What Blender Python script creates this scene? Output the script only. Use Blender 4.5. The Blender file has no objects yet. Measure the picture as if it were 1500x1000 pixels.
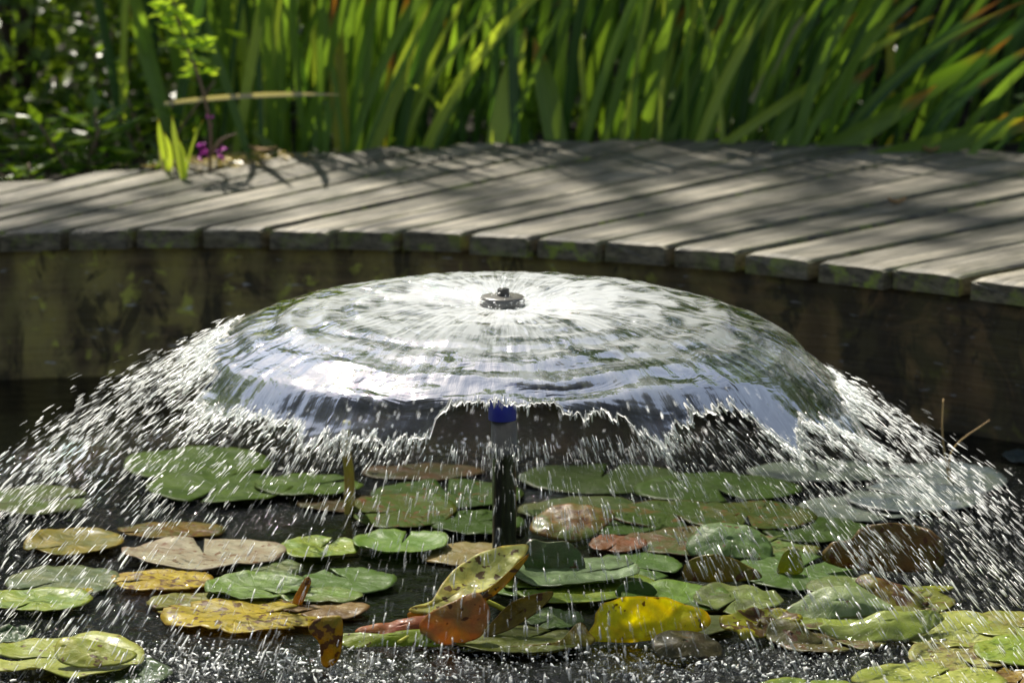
import bpy, bmesh, math, random
import zlib
import numpy as np
from mathutils import Vector, Matrix, noise as mnoise

R = math.radians
random.seed(7); rng = np.random.default_rng(11)
scene = bpy.context.scene
COL = scene.collection

# ------------------------------------------------------------------ camera
CAM_H = 1.095; FPX = 5000.0; PITCH = R(12)
cam_d = bpy.data.cameras.new("camera"); cam = bpy.data.objects.new("camera", cam_d); COL.objects.link(cam)
cam.location = (0, 0, CAM_H); cam.rotation_euler = (R(90) - PITCH, 0, 0)
cam_d.sensor_width = 36; cam_d.lens = 120; cam_d.clip_start = 0.05; cam_d.clip_end = 800
cam_d.dof.use_dof = True; cam_d.dof.focus_distance = 3.72; cam_d.dof.aperture_fstop = 7.0
scene.camera = cam

# ------------------------------------------------------------------ world + sun
SUN_EL = 50.0; SUN_AZ = -24.0      # azimuth from +Y (away from the viewer), towards +X
w = bpy.data.worlds.new("World"); scene.world = w; w.use_nodes = True
nt = w.node_tree; bg = nt.nodes["Background"]
sky = nt.nodes.new("ShaderNodeTexSky"); sky.sky_type = 'NISHITA'; sky.sun_disc = False
sky.sun_elevation = R(SUN_EL); sky.sun_rotation = R(SUN_AZ); sky.air_density = 1.0; sky.dust_density = .6
hs = nt.nodes.new("ShaderNodeHueSaturation"); hs.inputs['Saturation'].default_value = .68
nt.links.new(sky.outputs[0], hs.inputs['Color']); nt.links.new(hs.outputs[0], bg.inputs[0]); bg.inputs[1].default_value = 0.06
sd = bpy.data.lights.new("sun", 'SUN'); sd.energy = 5.0; sd.angle = R(0.5); sd.color = (1.0, 0.93, 0.81)
sun = bpy.data.objects.new("sun", sd); COL.objects.link(sun)
sv = Vector((math.sin(R(SUN_AZ)) * math.cos(R(SUN_EL)), math.cos(R(SUN_AZ)) * math.cos(R(SUN_EL)), math.sin(R(SUN_EL))))
sun.rotation_euler = sv.to_track_quat('Z', 'Y').to_euler(); sun.location = sv * 20

vs = scene.view_settings
vs.view_transform = 'Standard'; vs.look = 'None'; vs.exposure = 0.97; vs.gamma = 1.0; vs.use_curve_mapping = False
scene.cycles.use_denoising = True
scene.cycles.max_bounces = 10; scene.cycles.transparent_max_bounces = 24
scene.cycles.transmission_bounces = 6; scene.cycles.diffuse_bounces = 3; scene.cycles.glossy_bounces = 3
scene.cycles.sample_clamp_indirect = 6; scene.cycles.caustics_reflective = False; scene.cycles.caustics_refractive = False

# ------------------------------------------------------------------ helpers
def ray(x, y):
    a = (x - 750) / FPX; b = -(y - 500) / FPX
    return Vector((a, math.cos(PITCH) + b * math.sin(PITCH), -math.sin(PITCH) + b * math.cos(PITCH)))
def U(x, y, z=0.0):
    d = ray(x, y); return d * ((z - CAM_H) / d.z) + Vector((0, 0, CAM_H))
def UY(x, y, Y):
    d = ray(x, y); return d * (Y / d.y) + Vector((0, 0, CAM_H))

def tag(o, label=None, cat=None, group=None, kind=None):
    if label: o["label"] = label
    if cat: o["category"] = cat
    if group: o["group"] = group
    if kind: o["kind"] = kind
    return o
def empty(name, loc, label, cat, group=None):
    o = bpy.data.objects.new(name, None); COL.objects.link(o); o.location = loc; o.empty_display_size = .02
    return tag(o, label, cat, group)
def mesh_obj(name, verts, faces, mat, parent=None, smooth=True, uv=None):
    me = bpy.data.meshes.new(name)
    if parent is not None:
        L = Vector(parent.location)
        verts = [(v[0] - L.x, v[1] - L.y, v[2] - L.z) for v in verts]
    me.from_pydata([tuple(v) for v in verts], [], faces)
    if uv is not None:
        lay = me.uv_layers.new(name="UVMap")
        vi = np.zeros(len(me.loops), dtype=np.int32); me.loops.foreach_get("vertex_index", vi)
        lay.data.foreach_set("uv", np.asarray(uv, dtype=np.float32)[vi].ravel())
    if smooth: me.polygons.foreach_set("use_smooth", [True] * len(me.polygons))
    me.materials.append(mat); me.update()
    o = bpy.data.objects.new(name, me); COL.objects.link(o)
    if parent is not None: o.parent = parent
    return o
def arr_obj(name, V, F, mat, parent=None, smooth=True):
    """V (n,3) F (m,k) numpy, world coordinates"""
    me = bpy.data.meshes.new(name)
    if parent is not None: V = V - np.array(parent.location)
    k = F.shape[1]
    me.vertices.add(len(V)); me.vertices.foreach_set("co", V.astype(np.float32).ravel())
    me.loops.add(F.size); me.loops.foreach_set("vertex_index", F.astype(np.int32).ravel())
    me.polygons.add(len(F)); me.polygons.foreach_set("loop_start", np.arange(0, F.size, k, dtype=np.int32))
    me.update(calc_edges=True); me.validate()
    if smooth: me.polygons.foreach_set("use_smooth", [True] * len(me.polygons))
    me.materials.append(mat)
    o = bpy.data.objects.new(name, me); COL.objects.link(o)
    if parent is not None: o.parent = parent
    return o
def grid_faces(nu, nv, closed_u=False):
    f = []
    for i in range(nu if closed_u else nu - 1):
        for j in range(nv - 1):
            a = i * nv + j; b = ((i + 1) % nu) * nv + j
            f.append((a, b, b + 1, a + 1))
    return f
def tube(pts, rad, n=8, caps=True):
    V = []; F = []
    pts = [Vector(p) for p in pts]
    for i, p in enumerate(pts):
        t = (pts[min(i + 1, len(pts) - 1)] - pts[max(i - 1, 0)]).normalized()
        s = t.cross(Vector((0.13, -1, 0.2))).normalized(); u = s.cross(t)
        r = rad[i] if hasattr(rad, '__len__') else rad
        for k in range(n):
            a = 2 * math.pi * k / n
            V.append(p + s * (r * math.cos(a)) + u * (r * math.sin(a)))
    for i in range(len(pts) - 1):
        for k in range(n):
            F.append((i * n + k, i * n + (k + 1) % n, (i + 1) * n + (k + 1) % n, (i + 1) * n + k))
    if caps:
        F.append(tuple(range(n))[::-1]); F.append(tuple((len(pts) - 1) * n + k for k in range(n)))
    return V, F
def lathe(prof, c, n=48):
    V = []; m = len(prof)
    for k in range(n):
        a = 2 * math.pi * k / n
        for (r, z) in prof: V.append((c[0] + r * math.cos(a), c[1] + r * math.sin(a), c[2] + z))
    return V, grid_faces(n, m, True)

# ------------------------------------------------------------------ node material helper
class NM:
    def __init__(s, name):
        s.m = bpy.data.materials.new(name); s.m.use_nodes = True
        s.nt = s.m.node_tree; s.nt.nodes.clear()
        s.out = s.nt.nodes.new("ShaderNodeOutputMaterial")
    def n(s, typ, **kw):
        nd = s.nt.nodes.new("ShaderNode" + typ)
        ins = kw.pop("ins", {})
        for k, v in kw.items(): setattr(nd, k, v)
        for k, v in ins.items(): s.set(nd.inputs[k], v)
        return nd
    def set(s, sock, v):
        if isinstance(v, bpy.types.NodeSocket): s.nt.links.new(v, sock)
        elif isinstance(v, bpy.types.Node): s.nt.links.new(v.outputs[0], sock)
        else:
            if isinstance(v, (tuple, list)) and len(v) == 3 and sock.type == 'RGBA': v = (*v, 1)
            sock.default_value = v
    def math(s, op, a, b=0.0, clamp=False):
        nd = s.n("Math", operation=op, use_clamp=clamp); s.set(nd.inputs[0], a); s.set(nd.inputs[1], b); return nd.outputs[0]
    def noise(s, vec, scale, detail=3, rough=.55, dist=0, dim='3D'):
        nd = s.n("TexNoise", noise_dimensions=dim, ins={"Scale": scale, "Detail": detail, "Roughness": rough, "Distortion": dist})
        if vec is not None: s.set(nd.inputs["Vector"], vec)
        return nd.outputs[0]
    def mapr(s, v, a, b, c=0., d=1.):
        nd = s.n("MapRange", ins={0: v, 1: a, 2: b, 3: c, 4: d}); nd.clamp = True; return nd.outputs[0]
    def mix(s, f, a, b, blend='MIX'):
        nd = s.n("Mix", data_type='RGBA', blend_type=blend, ins={0: f}); s.set(nd.inputs[6], a); s.set(nd.inputs[7], b); return nd.outputs[2]
    def mapping(s, vec, scale=(1, 1, 1), loc=(0, 0, 0), rot=(0, 0, 0)):
        nd = s.n("Mapping"); s.set(nd.inputs[0], vec); nd.inputs[1].default_value = loc; nd.inputs[2].default_value = rot; nd.inputs[3].default_value = scale; return nd.outputs[0]
    def bump(s, h, strength, dist, normal=None):
        nd = s.n("Bump", ins={"Strength": strength, "Distance": dist, "Height": h})
        if normal is not None: s.set(nd.inputs["Normal"], normal)
        return nd.outputs[0]
    def coord(s, which="Object"): return s.n("TexCoord").outputs[which]
    def finish(s, sh): s.nt.links.new(sh if isinstance(sh, bpy.types.NodeSocket) else sh.outputs[0], s.out.inputs[0]); return s.m
    def mixs(s, f, a, b):
        nd = s.n("MixShader"); s.set(nd.inputs[0], f); s.set(nd.inputs[1], a); s.set(nd.inputs[2], b); return nd.outputs[0]

# ------------------------------------------------------------------ materials: wood, ground, water
def mat_plank():
    m = NM("weathered_deck_wood"); co = m.coord("Object"); uv = m.coord("UV")
    rnd = m.n("ObjectInfo").outputs["Random"]
    sh = m.n("VectorMath", operation='ADD', ins={0: uv}); cb = m.n("CombineXYZ", ins={0: m.math('MULTIPLY', rnd, 37.), 1: m.math('MULTIPLY', rnd, 91.)})
    m.set(sh.inputs[1], cb); v = sh.outputs[0]
    grain = m.noise(m.mapping(v, (1.1, 3.0, 1)), 1, 7, .68, .5)
    fine = m.noise(m.mapping(v, (7, 14, 1)), 1, 5, .75)
    big = m.noise(m.mapping(v, (3.0, 2.6, 1)), 1, 4, .6)
    blot = m.noise(m.mapping(v, (4, 2.2, 1)), 1, 6, .7, 1.0)
    c = m.mix(m.mapr(grain, .42, .58), (.022, .020, .014), (.37, .33, .245))
    c = m.mix(m.mapr(big, .42, .66, 0, .45), c, (.27, .25, .185))
    c = m.mix(m.mapr(blot, .47, .60, 0, .85), c, (.055, .056, .038))
    c = m.mix(m.mapr(fine, .54, .66, 0, .6), c, (.50, .47, .41))
    c = m.mix(m.mapr(fine, .49, .40, 0, .85), c, (.025, .024, .016))
    c = m.mix(m.math('MULTIPLY', rnd, .55), c, (.10, .095, .072))
    knot = m.n('TexVoronoi', ins={'Vector': m.mapping(v, (3.5, 1.1, 1)), 'Scale': 1., 'Randomness': 1.}).outputs['Distance']
    c = m.mix(m.mapr(knot, .11, .05, 0, .8), c, (.03, .025, .018))
    sx = m.n("SeparateXYZ", ins={0: uv})
    # moss towards the board edges and on the end grain (UV.z unused: use geometry normal)
    edge = m.math('ABSOLUTE', m.math('SUBTRACT', sx.outputs[1], .5))
    emask = m.math('MULTIPLY', m.mapr(edge, .40, .5), m.mapr(m.noise(m.mapping(v, (10, 6, 1)), 1, 3), .4, .6))
    c = m.mix(m.math('MULTIPLY', emask, .75), c, (.085, .105, .022))
    nz = m.n("SeparateXYZ", ins={0: m.n("NewGeometry").outputs["Normal"]}).outputs[2]
    side = m.mapr(nz, .75, .4)
    mo = m.noise(co, 38, 4, .6)
    mo2 = m.noise(co, 9, 3, .6)
    sc_ = m.mix(m.mapr(m.noise(m.mapping(co, (1, 1, 2.5)), 45, 5, .7), .35, .65), (.035, .029, .017), (.20, .17, .105))  # end and side faces darker than the top: shade put into their colour
    sc_ = m.mix(m.math('MULTIPLY', m.mapr(mo, .48, .62), m.mapr(mo2, .42, .6)), sc_, (.24, .29, .04))
    c = m.mix(side, c, sc_)
    h = m.math('ADD', m.math('MULTIPLY', grain, .7), m.math('MULTIPLY', fine, .5))
    nb = m.bump(h, .9, .004)
    nb = m.bump(m.noise(co, 420, 2, .6), .35, .001, nb)
    p = m.n("BsdfPrincipled", ins={"Base Color": c, "Roughness": m.mapr(blot, .4, .7, .62, .38), "Normal": nb, "Specular IOR Level": .45})
    return m.finish(p)
def mat_fascia():
    m = NM("mossy_wet_wall"); co = m.coord("Object")
    s1 = m.noise(m.mapping(co, (1, 1, .35)), 22, 4, .6)
    s2 = m.noise(co, 9, 4, .65, .6)
    gr = m.noise(m.mapping(co, (6, 6, 90)), 1, 4, .6)
    sx = m.n("SeparateXYZ", ins={0: co})
    wv = m.math('SINE', m.math('ADD', m.math('MULTIPLY', sx.outputs[0], 65.), m.math('MULTIPLY', m.noise(co, 5, 2), 5.)))
    c = m.mix(m.mapr(gr, .35, .7), (0.081, 0.058, 0.027), (0.221, 0.155, 0.074))
    c = m.mix(m.mapr(s1, .42, .66), c, (0.313, 0.262, 0.088))
    c = m.mix(m.math('MULTIPLY', m.math('MULTIPLY', m.mapr(m.noise(co, 15, 5, .7, .8), .42, .60), m.mapr(wv, -1.3, .6)), m.mapr(sx.outputs[2], .20, .12)), c, (.33, .27, .075)) if True else m.mix(0., c, (0.478, 0.454, 0.104))
    c = m.mix(m.mapr(m.noise(co, 30, 3, .6, .4), .60, .68, 0, .8), c, (0.500, 0.500, 0.088))
    c = m.mix(m.mapr(sx.outputs[0], .1, .45, 0, .7), c, m.mix(m.mapr(s2, .5, .62), (0.047, 0.037, 0.021), (0.350, 0.208, 0.088)))
    c = m.mix(m.mapr(m.math('SINE', m.math('ADD', m.math('MULTIPLY', sx.outputs[0], 65.), m.math('MULTIPLY', m.noise(co, 6, 3), 4.))), -.3, -1., 0, .42), c, (.03, .022, .012))
    c = m.mix(m.mapr(m.noise(m.mapping(co, (1, 1, .5)), 16, 4, .7, .8), .52, .60, 0, .85), c, (0.037, 0.030, 0.015))
    c = m.mix(m.math('MULTIPLY', m.mapr(m.noise(m.mapping(co, (1, 1, 4)), 30, 3), .66, .72), .6), c, (0.500, 0.500, 0.500))
    c = m.mix(m.mapr(sx.outputs[0], -.05, .4, 0, .55), c, (.02, .016, .01))
    nb = m.bump(m.math('ADD', s1, gr), .6, .004)
    p = m.n("BsdfPrincipled", ins={"Base Color": c, "Roughness": .6, "Normal": nb, "Specular IOR Level": .3})
    return m.finish(p)
def mat_simple(name, c1, c2, scale=8, rough=.8, bump=.3, bd=.01, spec=.3):
    m = NM(name); co = m.coord("Object"); n1 = m.noise(co, scale, 5, .6)
    p = m.n("BsdfPrincipled", ins={"Base Color": m.mix(m.mapr(n1, .35, .65), c1, c2), "Roughness": rough, "Specular IOR Level": spec, "Normal": m.bump(m.noise(co, scale * 3, 4), bump, bd)})
    return m.finish(p)
def mat_pond():
    m = NM("dark_pond_water"); co = m.coord("Object")
    sx = m.n("SeparateXYZ", ins={0: co}); X = sx.outputs[0]; Y = sx.outputs[1]
    big = m.noise(m.mapping(co, (1, 1.6, 1)), 14, 3, .5)
    rip = m.noise(m.mapping(co, (1, 1.3, 1)), 75, 3, .6, 1.0)
    fine = m.noise(co, 320, 2, .6)
    # splash-churned ring where the falling spray lands round the fountain, and the near water
    dx = m.math('SUBTRACT', X, -.011); dy = m.math('SUBTRACT', Y, 3.82)
    rr = m.math('SQRT', m.math('ADD', m.math('MULTIPLY', dx, dx), m.math('MULTIPLY', dy, dy)))
    ring = m.mapr(m.math('ABSOLUTE', m.math('SUBTRACT', rr, .62)), .32, .05)
    h = m.math('ADD', m.math('MULTIPLY', big, 1.2), m.math('MULTIPLY', rip, m.math('ADD', .35, m.math('MULTIPLY', ring, .5))))
    h = m.math('ADD', h, m.math('MULTIPLY', fine, m.math('MULTIPLY', ring, .35)))
    nb = m.bump(h, .9, .0035)
    vo = m.n('TexVoronoi', ins={'Vector': co, 'Scale': 130., 'Randomness': 1.}).outputs['Distance']
    nb = m.bump(m.math('MULTIPLY', m.math('ADD', m.math('MULTIPLY', vo, 1.), fine), ring), .9, .006, nb)
    p = m.n("BsdfPrincipled", ins={"Base Color": (.002, .0025, .0015), "Roughness": .04, "IOR": 1.34, "Normal": nb, "Specular IOR Level": .5})
    return m.finish(p)

# ------------------------------------------------------------------ materials: leaves
_lm = {}
def mat_leaf(base, patch=None, spot=(.09, .035, .01), spots=.0, trans=.4, wet=.6, patch_lvl=.5, drops=.6, key="leaf"):
    k = (base, patch, spot, spots, trans, wet, patch_lvl, drops)
    if k in _lm: return _lm[k]
    base = (base[0] * .82, base[1] * .80, base[2] * .48); patch = patch and (patch[0] * .82, patch[1] * .80, patch[2] * .48)
    m = NM("lily_leaf_" + key); uv = m.coord("UV"); co = m.coord("Object")
    patch = patch or tuple(x * .6 for x in base)
    s = m.n("SeparateXYZ", ins={0: uv}); u = m.math('SUBTRACT', s.outputs[0], .5); v = m.math('SUBTRACT', s.outputs[1], .5)
    ang = m.math('ARCTAN2', v, u)
    rr = m.math('SQRT', m.math('ADD', m.math('MULTIPLY', u, u), m.math('MULTIPLY', v, v)))
    wob = m.math('MULTIPLY', m.noise(co, 25, 2), .5)
    vein = m.math('ABSOLUTE', m.math('SINE', m.math('MULTIPLY', m.math('ADD', ang, wob), 8.)))
    vmask = m.math('MULTIPLY', m.mapr(vein, .16, .0), m.mapr(rr, .5, .1, .1, .8))
    n1 = m.noise(co, 26, 4, .6, .6)
    c = m.mix(m.mapr(n1, patch_lvl - .12, patch_lvl + .12), base, patch)
    c = m.mix(m.mapr(m.noise(co, 110, 3, .6), .4, .65, 0, .35), c, tuple(x * .55 for x in base))
    c = m.mix(m.math('MULTIPLY', vmask, .45), c, tuple(min(1, x * 1.5 + .03) for x in base))
    if spots > 0:
        sp = m.mapr(m.noise(co, 85, 2, .5), .66 - spots * .2, .70 - spots * .2)
        c = m.mix(m.math('MULTIPLY', sp, .9), c, spot)
        c = m.mix(m.math('MULTIPLY', m.mapr(m.noise(co, 30, 2, .5), .63, .67), spots), c, tuple(x * .8 for x in spot))
    c = m.mix(m.mapr(rr, .475, .5, 0, .5), c, tuple(min(1, x * .6) for x in (patch[0] * 1.2, patch[1] * .8, patch[2])))
    vor = m.n("TexVoronoi", ins={"Vector": co, "Scale": 210., "Randomness": 1.}).outputs["Distance"]
    vor2 = m.n("TexVoronoi", ins={"Vector": co, "Scale": 520., "Randomness": 1.}).outputs["Distance"]
    dm = m.mapr(m.noise(co, 40, 2), .42, .58)
    dropH = m.math('ADD', m.math('MULTIPLY', m.mapr(vor, .38, .08), dm), m.math('MULTIPLY', m.mapr(vor2, .4, .1), .35))
    nb = m.bump(m.math('SUBTRACT', m.noise(co, 60, 3), m.math('MULTIPLY', vmask, .5)), .5, .003)
    nw = m.bump(dropH, min(1., drops * 1.2), .004, nb)
    p = m.n("BsdfPrincipled", ins={"Base Color": c, "Roughness": .45, "Normal": nb, "Specular IOR Level": .06 + .12 * (wet > .4),
            "Coat Weight": wet * (.5 if drops < .85 else .95), "Coat Roughness": .05, "Coat IOR": 1.4, "Coat Normal": nw})
    tc = m.mix(1.0, c, (1.5, 1.35, .45), 'MULTIPLY')
    t = m.n("BsdfTranslucent", ins={"Color": tc, "Normal": nb})
    _lm[k] = m.finish(m.mixs(trans, p, t)); return _lm[k]
def mat_blade(name, c1, c2, tip=(.30, .13, .02), tipf=.88, trans=.52):
    m = NM(name); uv = m.coord("UV"); rnd = m.n("ObjectInfo").outputs["Random"]
    s = m.n("SeparateXYZ", ins={0: uv})
    rib = m.noise(m.mapping(uv, (26, .7, 1)), 1, 3, .6)
    c = m.mix(m.mapr(rib, .3, .7), c1, c2)
    c = m.mix(m.math('MULTIPLY', rnd, .5), c, (c1[0] * .55, c1[1] * .6, c1[2] * .8))
    c = m.mix(m.mapr(m.math('ADD', s.outputs[1], m.math('MULTIPLY', m.noise(m.mapping(uv, (5, 9, 1)), 1, 3), .12)), tipf, tipf + .1), c, tip)
    nb = m.bump(rib, .3, .002)
    p = m.n("BsdfPrincipled", ins={"Base Color": c, "Roughness": .38, "Normal": nb, "Specular IOR Level": .5})
    t = m.n("BsdfTranslucent", ins={"Color": m.mix(1.0, c, (1.35, 1.3, .45), 'MULTIPLY')})
    return m.finish(m.mixs(trans, p, t))
def mat_bushleaf(name, c1, c2, trans=.35):
    m = NM(name); co = m.coord("Object"); g = m.n("NewGeometry").outputs["Random Per Island"]
    c = m.mix(g, c1, c2)
    p = m.n("BsdfPrincipled", ins={"Base Color": c, "Roughness": .3, "Specular IOR Level": .6})
    t = m.n("BsdfTranslucent", ins={"Color": m.mix(1.0, c, (1.3, 1.3, .4), 'MULTIPLY')})
    return m.finish(m.mixs(trans, p, t))

# ------------------------------------------------------------------ materials: moving water
FC = Vector((-.011, 3.82, 0))     # fountain axis
def mat_film():
    m = NM("water_film"); co = m.coord("Object")
    s = m.n("SeparateXYZ", ins={0: co})
    flat = m.n("CombineXYZ", ins={0: s.outputs[0], 1: s.outputs[1]})
    rr = m.n("VectorMath", operation='LENGTH', ins={0: flat}).outputs[1]
    nd = m.n("VectorMath", operation='NORMALIZE', ins={0: flat}).outputs[0]
    def pol(a, b):
        sc = m.n("VectorMath", operation='SCALE', ins={0: nd}); sc.inputs[3].default_value = a
        return m.n("VectorMath", operation='ADD', ins={0: sc, 1: m.n("CombineXYZ", ins={2: m.math('MULTIPLY', rr, b)})}).outputs[0]
    streak = m.noise(pol(26, 16), 1, 4, .62, .3)
    fine = m.noise(pol(70, 40), 1, 3, .6, .2)
    conc = m.noise(pol(3.6, 30), 1, 3, .5, .8)
    h = m.math('ADD', m.math('MULTIPLY', streak, m.mapr(rr, .05, .2, .42, .09)), m.math('ADD', m.math('MULTIPLY', conc, 1.0), m.math('MULTIPLY', fine, .06)))
    nb = m.bump(h, .8, .0050)
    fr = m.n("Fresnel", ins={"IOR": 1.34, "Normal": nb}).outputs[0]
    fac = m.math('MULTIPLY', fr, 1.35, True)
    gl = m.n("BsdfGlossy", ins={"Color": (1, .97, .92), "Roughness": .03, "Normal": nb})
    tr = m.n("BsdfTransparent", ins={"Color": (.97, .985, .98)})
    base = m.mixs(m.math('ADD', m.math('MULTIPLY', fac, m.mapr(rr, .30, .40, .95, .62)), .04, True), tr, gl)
    # white streaks: froth near the nozzle, further out sky sheen put into the colour
    froth_sheen = m.math('MULTIPLY', m.mapr(m.math('ADD', m.math('MULTIPLY', streak, .42), m.math('MULTIPLY', conc, .68)), m.mapr(rr, .1, .32, .38, .54), m.mapr(rr, .1, .32, .56, .68)), m.mapr(rr, .12, .36, 1.0, .12))
    froth_sheen = m.math('ADD', froth_sheen, m.mapr(rr, .09, .02, 0, .35), True)
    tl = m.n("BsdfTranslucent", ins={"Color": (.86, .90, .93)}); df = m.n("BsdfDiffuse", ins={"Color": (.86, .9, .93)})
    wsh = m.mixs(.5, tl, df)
    return m.finish(m.mixs(m.math('MULTIPLY', froth_sheen, .8), base, wsh))
def mat_drop(name="water_drop", lo=-.6, hi=1.0):
    # a drop: clear glossy skin outside, light scattered off its far inner wall
    m = NM(name); g = m.n("NewGeometry")
    tp = m.n("BsdfTransparent", ins={"Color": (.98, .99, .99)})
    gl = m.n("BsdfGlossy", ins={"Color": (1, 1, 1), "Roughness": .08})
    fr = m.n("LayerWeight", ins={"Blend": .3}).outputs["Fresnel"]
    skin = m.mixs(m.math('ADD', m.math('MULTIPLY', fr, .6), .04, True), tp, gl)
    tl = m.n("BsdfTranslucent", ins={"Color": (.96, .97, .97)}); df = m.n("BsdfDiffuse", ins={"Color": (.96, .97, .97)})
    inner = m.mixs(m.math('MAXIMUM', m.mapr(g.outputs["Random Per Island"], 0, 1, lo, hi), .06), tp, m.mixs(.12, tl, df))
    return m.finish(m.mixs(g.outputs["Backfacing"], skin, inner))

M_PLANK = mat_plank(); M_FASC = mat_fascia()
M_SOIL = mat_simple("dark_soil", (.012, .010, .006), (.04, .032, .018), 7, .9, .8, .03)
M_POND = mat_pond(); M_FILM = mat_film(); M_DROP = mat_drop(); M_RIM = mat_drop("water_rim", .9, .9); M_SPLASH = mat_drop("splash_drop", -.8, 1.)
M_DARKPL = mat_simple("dark_plastic", (.018, .018, .016), (.04, .04, .034), 60, .32, .1, .001, .5)
M_CAP = mat_simple("grey_cap_plastic", (.09, .088, .078), (.13, .125, .11), 60, .28, .1, .001, .5)
M_BLUE = mat_simple("blue_plastic", (.035, .045, .50), (.045, .06, .58), 40, .4, .1, .001, .5)

# ------------------------------------------------------------------ setting: ground, water, bank
def yf(X): return -0.35 * X * X - 0.293 * X + 4.822
def yb(X): return max(-0.4175 * X * X + 0.205 * X + 5.699, yf(X) + .40)
DZ = .225
tag(mesh_obj("ground", [(-200, -200, -.7), (200, -200, -.7), (200, 300, -.7), (-200, 300, -.7)], [(0, 1, 2, 3)], M_SOIL), kind="structure")
xs = np.concatenate([[-14, -6, -3, -1.6], np.arange(-1.05, 1.051, .0055), [1.6, 3, 6, 14]]); ys_ = np.concatenate([[-6, 0, 2, 2.9], np.arange(3.2, 4.45, .0055), np.arange(4.46, 5.0, .02), [6.4]])
GX, GY = np.meshgrid(xs, ys_, indexing='ij'); fad = np.clip((1.05 - np.abs(GX)) / .15, 0, 1) * np.clip((GY - 3.2) / .05, 0, 1) * np.clip((4.45 - GY) / .1, 0, 1)
RRg = np.hypot(GX - FC.x, GY - FC.y); churn = np.clip(1 - np.abs(RRg - .62) / .22, 0, 1) + np.clip((3.60 - GY) / .12, 0, 1)
GZv = np.zeros_like(GX); r2 = np.random.default_rng(5)
for _ in range(34):
    a_ = r2.uniform(0, 2 * math.pi); kf = r2.uniform(90, 420); GZv += np.sin((GX * math.cos(a_) + GY * math.sin(a_)) * kf + r2.uniform(0, 6.3) + 1.5 * np.sin(GX * r2.uniform(5, 25) + GY * r2.uniform(5, 25))) * (.046 / kf) * (.35 + 1.3 * np.clip(churn, 0, 1))
for _ in range(420):
    cx_, cy_ = r2.uniform(-.95, .95), r2.uniform(3.3, 4.35); rr_ = np.hypot(GX - cx_, GY - cy_); R0 = r2.uniform(.006, .05)
    msk = np.abs(rr_ - R0) < .02
    GZv[msk] += (.0007 * np.sin((rr_[msk] - R0) * 700) * np.exp(-((rr_[msk] - R0) / .007) ** 2)) * r2.uniform(.5, 1.6)
GZv *= fad
tag(arr_obj("pond_water", np.stack([GX, GY, GZv], -1).reshape(-1, 3), np.array(grid_faces(len(xs), len(ys_))), M_POND), kind="structure")
V = []; nx = 81
ys = [0, .05, .35, .7, 1.2, 2, 3, 5, 9, 30, 200]
for i in range(nx):
    X = -12 + 24 * i / (nx - 1); Xc = max(-2.2, min(2.2, X))
    for j, d in enumerate(ys):
        y = yf(Xc) + .10 + d
        z = .155 if d < 1.3 else .155 + .02 * mnoise.noise(Vector((X, y, 0)) * 2) + min(d, 9) * .01
        if j == 0: z = -.6
        V.append((X, y, z))
tag(mesh_obj("bank", V, grid_faces(nx, len(ys)), M_SOIL), kind="structure")

# ------------------------------------------------------------------ boardwalk
deck = empty("boardwalk", (0, 5.1, .1), "curved boardwalk of weathered grey planks with mossy ends along the pond edge", "boardwalk")
def plank(X0, idx):
    W = .0825; SP = .0968
    ang0 = R(40.3 + 11 * X0 + random.uniform(-.4, .4)); ang1 = R(40.3 + 11 * (X0 + SP))
    jz = random.uniform(-.0008, .0008); cup = random.uniform(-.0008, .0012); ej = random.uniform(-.009, .006)
    nl, nw = 40, 9
    a = Vector((X0, yf(X0) + ej, 0)); b = Vector((X0 + W, yf(X0 + W) + ej + random.uniform(-.007, .004), 0))
    d0 = Vector((math.sin(ang0), math.cos(ang0), 0)); d1 = Vector((math.sin(ang1), math.cos(ang1), 0))
    def hit(p, d):
        t = .2
        for _ in range(60):
            q = p + d * t
            if q.y >= yb(q.x): break
            t += .025
        return t
    Lm = hit((a + b) / 2, (d0 + d1) / 2) + random.uniform(-.008, .008)
    TH = .029; V = []; UVs = []
    # cross-section loop: top (nw) then bottom(2)
    sec = [(-.0, -.005)] + [(k / (nw - 1), 0) for k in range(nw)] + [(1., -.005)] + [(1., -TH), (0., -TH)]
    m_ = len(sec)
    for i in range(nl):
        s = i / (nl - 1); L = Lm * (s ** 1.15)
        rb = .0 if 0 < i < nl - 1 else .0025
        pa = a + d0 * L; pb = b + d1 * (L + (.0 if i else 0))
        for k, (t, z) in enumerate(sec):
            tt = t
            if 0 < k < nw + 1 and (k == 1 or k == nw): tt = .035 if k == 1 else .965
            if k in (1, nw): z = -.0008
            p = pa.lerp(pb, tt)
            zz = DZ + jz + z
            if z > -.002:
                zz += cup * (2 * tt - 1) ** 2 + .0009 * mnoise.noise(Vector((p.x * 30, p.y * 18, idx)))
                if i == 0: zz -= .002 + .0016 * (mnoise.noise(Vector((p.x * 130, idx, 3))) + .3)
            w_ = .0012 * mnoise.noise(Vector((p.x * 60 + k, p.y * 30, zz * 60)))
            yy = p.y + (w_ * 2.2 if i == 0 else 0)
            if i == 0 and z > -.002: yy += .002
            V.append((p.x + (w_ if k in (0, m_ - 1, m_ - 2, nw + 1) else 0), yy, zz)); UVs.append((L, tt))
    F = []
    for i in range(nl - 1):
        for k in range(m_):
            a_ = i * m_ + k; b_ = i * m_ + (k + 1) % m_
            F.append((a_, b_, b_ + m_, a_ + m_))
    F.append(tuple(range(m_))[::-1]); F.append(tuple((nl - 1) * m_ + k for k in range(m_)))
    o = mesh_obj("plank", V, F, M_PLANK, deck, smooth=False, uv=UVs)
    return o
i0 = -.739 - .0968 * 9
for i in range(31):
    plank(i0 + .0968 * i + .0005, i)
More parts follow.
